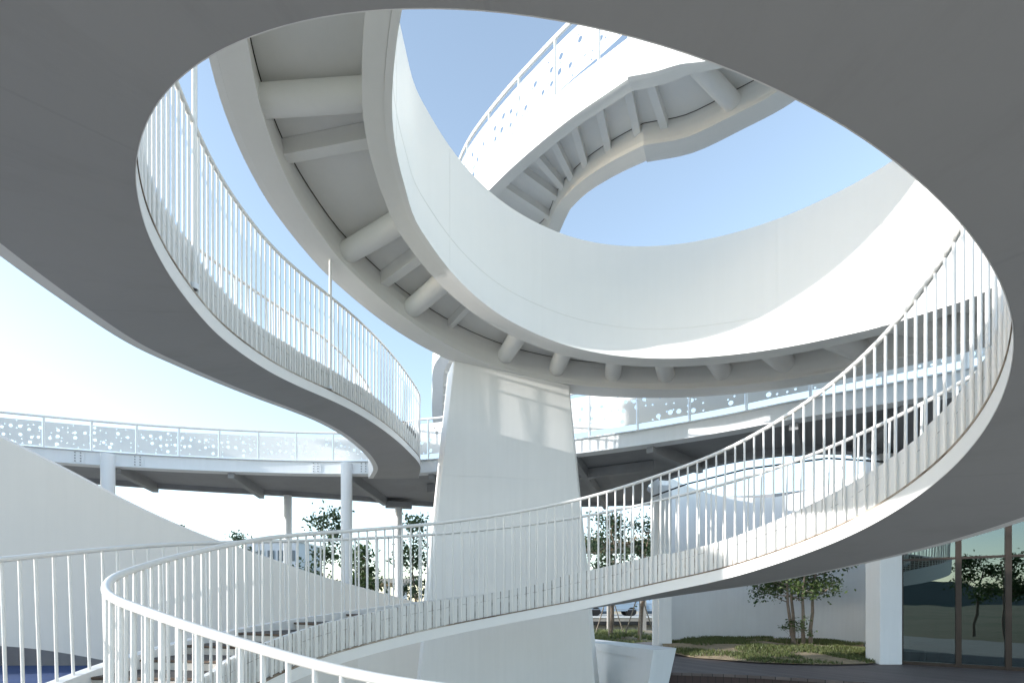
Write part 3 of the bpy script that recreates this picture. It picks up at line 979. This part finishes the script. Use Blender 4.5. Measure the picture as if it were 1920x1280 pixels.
for a, b in zip(posts[:-1], posts[1:]):
    h0 = rail_h((a + b) / 2)
    gap = .05 if h0 < 1 else .17
    rows, ul = [], []
    for q_ in np.linspace(a + .03, b - .03, 5):
        rows.append([fp(q_, .055, KT + gap), fp(q_, .055, KT + rail_h(q_) - .13)])
        ul.append(q_)
    m = MB(); m.sweep(rows, closed=False, caps=False, ulen=ul)
    m.build('perforated_panel', 'perf' if h0 < 1 else 'perfbig', wk)
# ribs and beams under the deck
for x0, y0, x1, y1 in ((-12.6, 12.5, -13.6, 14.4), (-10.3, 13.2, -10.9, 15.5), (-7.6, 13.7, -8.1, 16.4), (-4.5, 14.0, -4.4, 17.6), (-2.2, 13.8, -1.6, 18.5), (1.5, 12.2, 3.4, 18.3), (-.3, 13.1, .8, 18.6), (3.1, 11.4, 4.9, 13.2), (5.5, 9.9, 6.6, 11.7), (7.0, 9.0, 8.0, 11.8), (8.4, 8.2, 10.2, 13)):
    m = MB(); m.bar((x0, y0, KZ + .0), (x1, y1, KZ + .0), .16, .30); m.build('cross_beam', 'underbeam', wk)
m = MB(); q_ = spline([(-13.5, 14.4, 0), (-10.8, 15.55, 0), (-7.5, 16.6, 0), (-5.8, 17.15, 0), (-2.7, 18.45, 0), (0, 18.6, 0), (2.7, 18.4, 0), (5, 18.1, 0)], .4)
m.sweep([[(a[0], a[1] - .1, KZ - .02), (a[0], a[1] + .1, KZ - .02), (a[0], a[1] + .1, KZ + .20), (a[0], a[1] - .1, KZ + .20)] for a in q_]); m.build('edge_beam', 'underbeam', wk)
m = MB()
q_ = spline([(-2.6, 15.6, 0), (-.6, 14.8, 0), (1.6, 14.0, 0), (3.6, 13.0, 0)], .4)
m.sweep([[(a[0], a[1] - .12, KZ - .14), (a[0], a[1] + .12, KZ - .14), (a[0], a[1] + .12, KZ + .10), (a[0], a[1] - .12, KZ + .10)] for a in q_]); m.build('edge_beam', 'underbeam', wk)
# rim of the round opening
an = np.linspace(R(185), R(350), 60)
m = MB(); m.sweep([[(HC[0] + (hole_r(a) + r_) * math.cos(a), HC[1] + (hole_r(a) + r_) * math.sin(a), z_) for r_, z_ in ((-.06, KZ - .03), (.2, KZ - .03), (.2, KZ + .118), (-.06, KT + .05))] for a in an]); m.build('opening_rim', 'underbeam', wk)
o = MB(); o.tube([(4.1, 14.9, 3.12), (4.6, 13.4, 3.14), (5.6, 12.1, 3.2), (7.2, 11.55, 3.3), (9, 11.9, 3.3)], .022, 8); o = o.build('cable_conduit', 'black', wk)
# bolt plates
for x_ in (-11.0, -9.75, -5.35, -4.05):
    s = sx(x_)
    pl = MB(); pl.bar(fp(s - .14, .068, (KZ + KT) / 2), fp(s + .14, .068, (KZ + KT) / 2), .012, .26); o = pl.build('bolt_plate', 'whitecool', wk)
    bo = MB()
    for i in range(2):
        for j in range(4):
            c_ = fp(s - .06 + i * .12, .075, KZ + .06 + j * .07)
            d_ = (fp(s, 1, 0) - fp(s, 0, 0)).normalized() * .016
            bo.tube([c_, c_ + d_], .016, 6)
    bo.build('bolts', 'under', o)
# columns of the walkway
for x_, y_, r_, top, lab in ((-10.33, 12.95, .155, 3.8, 'round white column below the bolted joint, leftmost under the walkway'),
                        (-4.50, 13.78, .150, 3.80, 'round white column in front of the walkway fascia near the stair landing'),
                        (-7.30, 16.5, .125, 3.5, 'slim white column under the far edge of the walkway, left of the leafy trees'),
                        (-3.96, 17.7, .125, 3.5, 'slim white column under the far edge of the walkway, nearest the pylon')):
    t = thing('walkway_column', lab, 'column', (x_, y_, GZ), 'columns under the walkway')
    m = MB(); m.tube([(x_, y_, GZ), (x_, y_, top)], r_, 24); m.build('shaft', 'whitecool', t)
    m = MB(); m.tube([(x_, y_, GZ), (x_, y_, GZ + .04)], r_ + .1, 24); m.build('base_plate', 'whitecool', t)
    if x_ == -3.96:
        m = MB(); m.box((x_, y_, 3.42), (.9, .3, .2), .25); m.build('bracket', 'underbeam', t)

# ------------------------------------------------------------------ timber deck, court wall, piers, mound
edge = [(2.9, 15.6), (2.95, 13.5), (3.02, 12.0), (2.97, 10.72), (4.6, 10.3), (6.2, 9.45), (7.6, 8.5), (9.5, 7.6), (14, 7)]
EQ = spline([(x, y, 0) for x, y in edge[3:]], .3)
poly = [(2.9, 15.6), (2.95, 13.5), (3.0, 12.0)] + [(e[0], e[1]) for e in EQ] + [(16, 12), (16, 16), (12, 19), (5, 19), (2.9, 17)]
m = MB()
n0 = len(poly)
m.add([(x, y, DZ) for x, y in poly], [tuple(range(n0))])
m.add([(x, y, DZ - .06) for x, y in poly], [tuple(range(n0))[::-1]])
for i in range(n0):
    a, b = poly[i], poly[(i + 1) % n0]
    m.add([(*a, DZ), (*b, DZ), (*b, DZ - .06), (*a, DZ - .06)], [(3, 2, 1, 0)])
dk = m.build('timber_deck', 'plank'); struct(dk)
m = MB()
sk = [(2.99, 12.0, 0)] + [tuple(e) for e in EQ]
m.sweep([[(x, y + .05, GZ), (x, y + .05, DZ - .062), (x, y + .09, DZ - .062), (x, y + .09, GZ)] for x, y, _ in sk])
struct(m.build('deck_skirt', 'skirt'))
# curved court wall
A0, A1 = R(172), R(-18)
m = MB()
rows = []
for a in np.linspace(A0, A1, 60):
    top = float(np.interp(math.degrees(a), [-18, 35, 60, 90, 130, 172], [4.0, 3.72, 3.62, 3.74, 4.15, 4.2]))
    c_, s_ = math.cos(a), math.sin(a)
    rows.append([(HC[0] + r_ * c_, HC[1] + r_ * s_, z_) for r_, z_ in ((3.02, GZ), (3.02, top), (3.22, top), (3.22, GZ))])
m.sweep(rows)
o = m.build('court_wall', 'wall'); tag(o, 'curved white courtyard wall behind the small multi-stem tree', 'wall')
m = MB(); m.box((4.58, 15.35, 1.04), (.40, .42, 4.98)); o = m.build('pier', 'wall'); tag(o, 'narrow white pier at the left end of the curved courtyard wall', 'pier')
bv = o.modifiers.new('edge', 'BEVEL'); bv.width = .015
m = MB(); m.box((8.93, 12.18, 1.04), (.53, .5, 4.98)); o = m.build('pier', 'wall'); tag(o, 'wide white pier between the courtyard and the dark glass facade', 'pier')
bv = o.modifiers.new('edge', 'BEVEL'); bv.width = .015
# mound
mp_ = []
front_m = [(4.85, 15.2), (4.95, 14.4), (5.1, 13.6), (5.6, 12.8), (6.3, 12.35), (7.1, 12.05), (8.0, 11.95), (8.75, 12.15)]
cx_, cy_ = 7.45, 14.9
ringpts = []
for a in np.linspace(0, 2 * math.pi, 73)[:-1]:
    dx, dy = math.cos(a), math.sin(a)
    r_ = 2.98
    if dy < .1:
        r_ = 2.98
    px, py_ = HC[0] + r_ * dx, HC[1] + r_ * dy
    ringpts.append((px, py_))
def mound_h(x, y):
    d = math.hypot(x - HC[0], y - HC[1]) / 2.98
    e = max(0, 1 - d ** 3)
    b = max(0.0, min(1.0, (y - 11.7) / 2.2))
    base = .22 * b * (1 if y > HC[1] else e ** .6) + .02
    return DZ + .012 + max(base, .012) + .03 * math.sin(x * 3.1) * math.sin(y * 2.3) * b
m = MB()
rings = []
for k in range(0, 13):
    f_ = k / 12
    rings.append([(HC[0] + (x - HC[0]) * f_, HC[1] + (y - HC[1]) * f_) for x, y in ringpts])
vs, fs = [], []
nn = len(ringpts)
for rg_ in rings:
    for x, y in rg_:
        vs.append((x, y, mound_h(x, y)))
for k in range(12):
    for j in range(nn):
        a, b = k * nn + j, k * nn + (j + 1) % nn
        fs.append((a, b, b + nn, a + nn))
m.add(vs, fs, None, True)
struct(m.build('mound', 'soil'))

def blades(name, spots, hmin, hmax, mat, wd=.012):
    m = MB()
    for x, y, z in spots:
        for _ in range(3):
            a = rng.uniform(0, 6.283)
            h = rng.uniform(hmin, hmax)
            dx, dy = math.cos(a) * wd, math.sin(a) * wd
            lx, ly = rng.uniform(-.5, .5) * h, rng.uniform(-.5, .5) * h
            bx, by = x + rng.uniform(-.03, .03), y + rng.uniform(-.03, .03)
            m.add([(bx - dx, by - dy, z - .01), (bx + dx, by + dy, z - .01), (bx + lx, by + ly, z + h)], [(0, 1, 2)])
    return struct(m.build(name, mat), 'stuff')
spots = []
def fnoise(x, y):
    return math.sin(x * 2.1 + 1.3 * math.sin(y * 1.7)) + math.sin(y * 2.9 + 1.1 * math.sin(x * 2.3 + 1)) + .6 * math.sin(x * 5.3 + y * 4.1)
while len(spots) < 9000:
    a, r_ = rng.uniform(0, 6.283), 2.95 * math.sqrt(rng.random())
    x, y = HC[0] + r_ * math.cos(a), HC[1] + r_ * math.sin(a)
    if fnoise(x, y) + (.7 if x > 8 else 0) + rng.uniform(-.5, .5) > -.15:
        spots.append((x, y, mound_h(x, y)))
blades('grass', spots, .03, .10, 'grass')
spots = []
for _ in range(6000):
    x, y = rng.uniform(1.0, 7.0), rng.uniform(20.6, 28.5)
    if fnoise(x * .8, y * .8) > -.8:
        spots.append((x, y, GZ + .5 * max(0, min(1, (y - 20.5) / 5))))
blades('grass', spots, .06, .22, 'grass', .025)
m = MB(); m.add([(-6, 20.5, GZ + .01), (12, 20.5, GZ + .01), (12, 29, GZ + .55), (-6, 29, GZ + .55)], [(0, 1, 2, 3)]); struct(m.build('verge', 'soil'))

# ------------------------------------------------------------------ glass facade and the room behind it
ga, gb = Vector((9.22, 12.15, DZ)), Vector((14.02, 8.55, DZ))
gd = (gb - ga).normalized()
gn = Vector((gd.y, -gd.x, 0))
if gn.y > 0:
    gn = -gn
gf = thing('glass_facade', 'dark bronze framed glass facade reflecting the trees at the right edge', 'glass facade', ga)
def gp(s, z, o_=0.0):
    p_ = ga + gd * s + gn * o_
    return Vector((p_.x, p_.y, z))
mull = [0.06, 1.117, 1.93, 2.75, 3.57, 4.4, 5.2]
for s in mull:
    m = MB(); m.bar(gp(s, DZ, 0), gp(s, 3.4, 0), .10 if s > .1 else .14, .14, up=gn); m.build('mullion', 'bronze', gf)
for z_, h_ in ((DZ + .04, .08), (1.02, .05), (3.38, .12)):
    m = MB(); m.bar(gp(.131, z_, .012), gp(5.15, z_, .012), .085, h_); m.build('transom', 'bronze', gf)
for a, b in zip(mull[:-1], mull[1:]):
    for z0, z1 in ((DZ + .081, .994), (1.046, 3.318)):
        m = MB()
        w_ = .052
        pts = [gp(a + (w_ if a > .1 else .072), z0), gp(b - w_, z0), gp(b - w_, z1), gp(a + (w_ if a > .1 else .072), z1)]
        m.add(pts + [p_ - gn * .02 for p_ in pts], [(0, 1, 2, 3), (7, 6, 5, 4), (0, 4, 5, 1), (1, 5, 6, 2), (2, 6, 7, 3), (3, 7, 4, 0)])
        m.build('pane', 'glass', gf)
rm = thing('glazed_room', 'dark interior of the building behind the bronze framed glass', 'building', gp(3, DZ, -2.2))
def roomq(name, pts, mat='room'):
    m = MB(); m.add(pts, [(0, 1, 2, 3)]); return m.build(name, mat, rm)
roomq('room_floor', [gp(.1, DZ + .015, -.1), gp(5.3, DZ + .015, -.1), gp(5.3, DZ + .015, -4), gp(.1, DZ + .015, -4)])
roomq('back_wall', [gp(.1, DZ, -4), gp(5.3, DZ, -4), gp(5.3, 3.4, -4), gp(.1, 3.4, -4)])
roomq('side_wall', [gp(.1, DZ, -.1), gp(.1, DZ, -4), gp(.1, 3.4, -4), gp(.1, 3.4, -.1)])
roomq('side_wall', [gp(5.3, DZ, -.1), gp(5.3, DZ, -4), gp(5.3, 3.4, -4), gp(5.3, 3.4, -.1)])
roomq('ceiling', [gp(.1, 3.41, -.1), gp(5.3, 3.41, -.1), gp(5.3, 3.41, -4), gp(.1, 3.41, -4)])
ch = thing('lounge_chair', 'dark red chair standing inside behind the glass', 'chair', gp(.55, DZ, -.9))
c0 = gp(.55, DZ, -.9)
m = MB(); m.box((c0.x, c0.y, DZ + .42), (.5, .5, .1), -.46); m.build('seat', 'red', ch)
m = MB(); m.box((c0.x + .1, c0.y + .22, DZ + .75), (.5, .08, .6), -.46); m.build('backrest', 'red', ch)
for dx, dy in ((-.2, -.2), (.2, -.2), (.2, .2), (-.2, .2)):
    m = MB(); m.tube([(c0.x + dx, c0.y + dy, DZ + .015), (c0.x + dx, c0.y + dy, DZ + .37)], .02, 8); m.build('leg', 'black', ch)

# ------------------------------------------------------------------ trees
def grow(base, height, stems, spread, seed, bare=.35, lean=.1, trunk_r=.05, branch=7, sub=4):
    """returns trunk tubes and twig tips"""
    rr = random.Random(seed)
    tubes, tips = [], []
    for k in range(stems):
        a = 6.283 * k / max(stems, 1) + rr.uniform(-.5, .5)
        off = Vector((math.cos(a), math.sin(a), 0)) * (0.20 if stems > 1 else 0) * (.6 + rr.random())
        p = Vector(base) + off
        tip = Vector(base) + Vector((math.cos(a) * spread * .35 * (stems > 1), math.sin(a) * spread * .35 * (stems > 1), height * rr.uniform(.8, 1.0)))
        tip += Vector((rr.uniform(-1, 1), rr.uniform(-1, 1), 0)) * lean * height
        n = 7
        pts = []
        for i in range(n + 1):
            f = i / n
            q = p.lerp(tip, f) + Vector((rr.uniform(-1, 1), rr.uniform(-1, 1), 0)) * .02 * height * (f > 0)
            pts.append(q)
        tubes.append((pts, [trunk_r * (1 - .8 * i / n) for i in range(n + 1)]))
        for b in range(branch):
            f = bare + (1 - bare) * (b + rr.random()) / branch
            q = pts[min(int(f * n), n - 1)].lerp(pts[min(int(f * n) + 1, n)], f * n - int(f * n))
            aa = rr.uniform(0, 6.283)
            ln = spread * (1.05 - .55 * f) * rr.uniform(.55, 1.1)
            e = q + Vector((math.cos(aa) * ln, math.sin(aa) * ln, ln * rr.uniform(.15, .8)))
            mid = q.lerp(e, .5) + Vector((0, 0, -.04 * ln))
            tubes.append(([q, mid, e], [trunk_r * .35, trunk_r * .24, trunk_r * .1]))
            tips.append((e, ln))
            for s in range(sub):
                g_ = rr.uniform(.35, 1)
                st = mid.lerp(e, g_)
                e2 = st + Vector((rr.uniform(-1, 1), rr.uniform(-1, 1), rr.uniform(-.3, .8))) * ln * .45
                tubes.append(([st, e2], [trunk_r * .12, trunk_r * .06]))
                tips.append((e2, ln * .5))
    return tubes, tips

def tree(name, label, base, height, spread, seed, stems=1, mat='leaf', leaves=1500, size=.05, clump=.3, bark='bark', trunk_r=.05, bare=.35, lean=.08, branch=7, sub=4, group=None, base_pt=None):
    t = thing(name, label, 'tree', base, group)
    tubes, tips = grow(base, height, stems, spread, seed, bare, lean, trunk_r, branch, sub)
    m = MB()
    for pts, rs in tubes:
        m.tube(pts, rs, 6, caps=False)
    m.build('trunk', bark, t)
    rr = random.Random(seed + 99)
    m = MB()
    per = max(1, leaves // len(tips))
    for e, ln in tips:
        for _ in range(int(per * rr.uniform(.4, 1.6))):
            c_ = e + Vector((rr.gauss(0, 1), rr.gauss(0, 1), rr.gauss(0, .75))) * clump * .5
            nrm = Vector((rr.gauss(0, 1), rr.gauss(0, 1), rr.gauss(.5, .8))).normalized()
            x = nrm.cross(Vector((rr.gauss(0, 1), rr.gauss(0, 1), rr.gauss(0, 1)))).normalized()
            y = nrm.cross(x)
            sz = size * rr.uniform(.6, 1.3)
            m.add([c_ - x * sz, c_ - y * sz * .55 + nrm * sz * .1, c_ + x * sz, c_ + y * sz * .55 + nrm * sz * .1], [(0, 1, 2, 3)])
    m.build('crown', mat, t)
    return t
tree('courtyard_tree', 'small multi-stem tree on the grass mound before the curved white wall', (8.45, 14.75, mound_h(8.45, 14.75) - .02), 3.4, 1.30, 5, stems=4, mat='leafmap', leaves=6500, size=.052, clump=.30, bark='barkpale', trunk_r=.055, bare=.40, lean=.03, branch=8, sub=4)
sh = thing('sapling', 'low leafy shoots at the foot of the multi-stem courtyard tree', 'plant', (8.15, 14.5, DZ + .2))
tubes, tips = grow((8.15, 14.5, mound_h(8.15, 14.5)), .75, 4, .4, 12, .3, .15, .008, 3, 2)
m = MB()
for pts, rs in tubes:
    m.tube(pts, rs, 5, caps=False)
m.build('stem', 'bark', sh)
m = MB()
for e, ln in tips:
    for _ in range(7):
        c_ = e + Vector((rng.gauss(0, .05), rng.gauss(0, .05), rng.gauss(0, .04)))
        x = Vector((rng.gauss(0, 1), rng.gauss(0, 1), rng.gauss(0, .4))).normalized() * .045
        y = x.cross(Vector((rng.gauss(0, .4), rng.gauss(0, .4), 1))).normalized() * .028
        m.add([c_ - x, c_ - y, c_ + x, c_ + y], [(0, 1, 2, 3)])
m.build('foliage', 'leafmap', sh)

GT = 'young trees beyond the walkway'
bgt = [('tall thin tree behind the fascia column, leftmost leafy crown', (-8.3, 22.5, GZ), 6.4, 1.1, 21, 1500),
       ('dense leafy tree right behind the front round column', (-6.5, 21.5, GZ), 5.0, 1.1, 22, 2400),
       ('sparse slender tree just left of the pylon', (-4.1, 22.5, GZ), 6.0, 1.0, 23, 1300),
       ('bushy tree showing just above the slope of the sweeping wall', (-15.2, 26, GZ), 5.5, 1.0, 24, 1500),
       ('round dark treetop beside the blue grey building', (-16.3, 30, GZ), 6.0, 1.0, 25, 2200),
       ('treetop at the highest visible part behind the sweeping wall', (-20.3, 28, GZ), 7.2, .9, 26, 900),
       ('treetop above the middle of the sweeping wall', (-17.5, 27, GZ), 5.9, .9, 27, 1000),
       ('small dark bush like tree left of the pavilion', (-10.2, 25, GZ), 3.7, .9, 28, 1500)]
for lab, b, h, sprd, sd, lv in bgt:
    tree('young_tree', lab, b, h, sprd, sd, mat='leafdark' if sd % 2 else 'leaf', leaves=lv, size=.095, clump=.50, trunk_r=.06, bare=.30, branch=10, sub=3, group=GT)
bgr = [('leaning tree with stakes nearest the pylon on its right', (4.9, 25.5, GZ + .3), 7.0, 1.3, 31, 2200),
       ('straight staked tree beside the narrow white pier', (6.3, 25.0, GZ + .25), 6.6, 1.3, 32, 2600),
       ('pale twiggy tree between the pylon and the staked trees', (4.2, 28.5, GZ + .4), 6.0, 1.2, 33, 900)]
for lab, b, h, sprd, sd, lv in bgr:
    tree('staked_tree', lab, b, h, sprd, sd, mat='leafdark', leaves=lv, size=.09, clump=.55, trunk_r=.13 if sd < 33 else .06, bare=.35, branch=10, sub=4, group='trees on the verge beyond the pylon')
    if sd < 33:
        s_ = thing('tree_stakes', 'wooden stakes propping the ' + ('leaning' if sd == 31 else 'straight') + ' tree beyond the pylon', 'tree support', b)
        for a in (.3, 2.4, 4.5):
            m = MB(); m.tube([(b[0] + math.cos(a) * .9, b[1] + math.sin(a) * .9, b[2]), (b[0] + math.cos(a) * .12, b[1] + math.sin(a) * .12, b[2] + 2.2)], .03, 6); m.build('stake', 'stake', s_)
# trees seen only in the glass
for k, (x, y, h) in enumerate(((-1.2, -10, 4.6), (-4.5, -13, 5.8), (0.6, -15, 5.2), (-3.2, -19, 5.0))):
    tree('lawn_tree', ['round tree', 'tall tree', 'short tree', 'far tree'][k] + ' on the lawn, mirrored in the glass facade', (x, y, GZ), h, 1.5, 50 + k, mat='leaf', leaves=1600, size=.10, clump=.5, trunk_r=.09, group='trees mirrored in the glass')

# ------------------------------------------------------------------ background buildings, pergola, road
bd = thing('office_block', 'blue grey building far beyond the sweeping wall', 'building', (-29, 62, GZ))
m = MB(); m.box((-29.5, 66, 2.7), (6.6, 8, 9.6)); m.build('wall', 'steelblue', bd)
for i in range(5):
    for j in range(3):
        m = MB(); m.box((-32.0 + i * 1.25, 61.98, 1.2 + j * 2.3), (.8, .06, 1.3)); m.build('window', 'window', bd)
m = MB(); m.box((-29.5, 66, 7.62), (6.9, 8.3, .22)); m.build('roof', 'whitecool', bd)
pv = thing('pavilion', 'flat roofed open pavilion seen between the walkway columns', 'pavilion', (-10, 40, GZ))
m = MB(); m.box((-10.2, 40.5, 1.72), (5.4, 4, .35)); m.build('roof', 'concrete', pv)
for x in (-12.2, -10.9, -9.6, -8.3):
    m = MB(); m.box((x, 39.2, -.25), (.35, .35, 3.58)); m.build('post', 'whitecool', pv)
m = MB(); m.box((-10.9, 39.6, 1.42), (3.6, 3, .22)); m.build('vine', 'trellis', pv)
pg = thing('pergola', 'vine covered pergola beyond the trees right of the pylon', 'pergola', (7, 33, GZ))
m = MB(); m.box((6.8, 33.5, 3.55), (7.5, 3.0, .28), -.10); m.build('roof', 'concrete', pg)
for i in range(16):
    m = MB(); m.box((3.4 + i * .46, 33.2, 3.80), (.10, 3.4, .16), -.1); m.build('rafter', 'trellis', pg)
m = MB()
for _ in range(2600):
    c_ = Vector((rng.uniform(3.2, 10.5), rng.uniform(31.7, 34), 3.5 + rng.gauss(.25, .28)))
    x = Vector((rng.gauss(0, 1), rng.gauss(0, 1), rng.gauss(0, 1))).normalized() * .12
    y = x.cross(Vector((rng.gauss(0, 1), rng.gauss(0, 1), 1))).normalized() * .05
    m.add([c_ - x, c_ - y, c_ + x, c_ + y], [(0, 1, 2, 3)])
m.build('vine', 'trellis', pg)
for x in (4.2, 6.4, 8.6):
    m = MB(); m.box((x, 33.2, .6), (.32, .32, 5.4)); m.build('post', 'concrete', pg)
rd = thing('road_bridge', 'low concrete road bridge with railing beyond the verge', 'bridge', (6, 38, GZ))
m = MB(); m.box((5, 40, -1.12), (30, 8, .34)); m.build('deck', 'concrete', rd)
m = MB(); m.box((5, 35.96, -.98), (30, .06, .14)); m.build('edge_strip', 'whitecool', rd)
m = MB(); m.box((5, 36.6, -1.75), (30, .3, .9)); m.build('abutment', 'concrete', rd)
m = MB(); m.box((5, 36.02, -1.42), (30, .2, .26)); m.build('girder', 'black', rd)
for z_ in (-.05, -.45):
    m = MB(); m.tube([(-9, 36.1, z_), (20, 36.1, z_)], .025, 6); m.build('handrail', 'steelblue', rd)
for i in range(15):
    m = MB(); m.tube([(-9 + i * 2, 36.1, -.95), (-9 + i * 2, 36.1, -.05)], .03, 6); m.build('post', 'steelblue', rd)
def car(x, y, lab, mat):
    t = thing('parked_car', lab, 'car', (x, y, -.95), 'cars on the bridge')
    prof = [(-2.1, .35), (-2.15, .75), (-1.75, .95), (-1.2, 1.0), (-.6, 1.42), (.9, 1.45), (1.6, 1.0), (2.1, .88), (2.15, .4)]
    m = MB()
    rows = []
    for w_, k_ in ((-.86, .96), (-.8, 1.0), (.8, 1.0), (.86, .96)):
        rows.append([(x + a, y + w_ * (1 if zz < 1.05 else .82), -.95 + zz * (k_ if zz > .5 else 1)) for a, zz in prof])
    m.sweep(rows); m.build('body', mat, t)
    m = MB()
    for sgn in (-1, 1):
        m.add([(x - 1.05, y + sgn * .815, -.95 + 1.02), (x + 1.35, y + sgn * .815, -.95 + 1.02), (x + .8, y + sgn * .705, -.95 + 1.37), (x - .5, y + sgn * .705, -.95 + 1.37)], [(0, 1, 2, 3)])
    m.build('window', 'window', t)
    for a in (-1.3, 1.3):
        for sgn in (-1, 1):
            m = MB(); m.tube([(x + a, y + sgn * .68, -.62), (x + a, y + sgn * .87, -.62)], .32, 16); m.build('wheel', 'black', t)
car(7.4, 37.6, 'pale blue car parked on the bridge beside the narrow white pier', 'carblue')
car(9.9, 37.7, 'pale blue car on the bridge hidden partly by the narrow white pier', 'carblue')
car(4.6, 37.7, 'pale blue car on the bridge just right of the pylon', 'carblue')
sb = thing('roadside_shop', 'pale beige shop building across the bridge road', 'building', (12, 58, GZ))
m = MB(); m.box((12, 60, -.2), (16, 5, 3.6)); m.build('wall', 'beige', sb)
for i in range(6):
    m = MB(); m.box((5.6 + i * 2.5, 57.48, -.4), (1.3, .05, 1.6)); m.build('window', 'window', sb)
m = MB(); m.box((12, 60, 1.72), (16.4, 5.4, .2)); m.build('roof', 'concrete', sb)
sg = thing('sign_board', 'small green upright sign board beyond the bridge', 'sign', (12.9, 46, GZ))
m = MB(); m.box((12.9, 46, .1), (.55, .08, 1.2)); m.build('panel', 'green', sg)
m = MB(); m.tube([(12.9, 46, GZ), (12.9, 46, -.5)], .05, 8); m.build('pole', 'steelblue', sg)

# ------------------------------------------------------------------ render
sc.render.engine = 'CYCLES'
sc.cycles.max_bounces = 10
sc.cycles.diffuse_bounces = 5
sc.cycles.transparent_max_bounces = 24
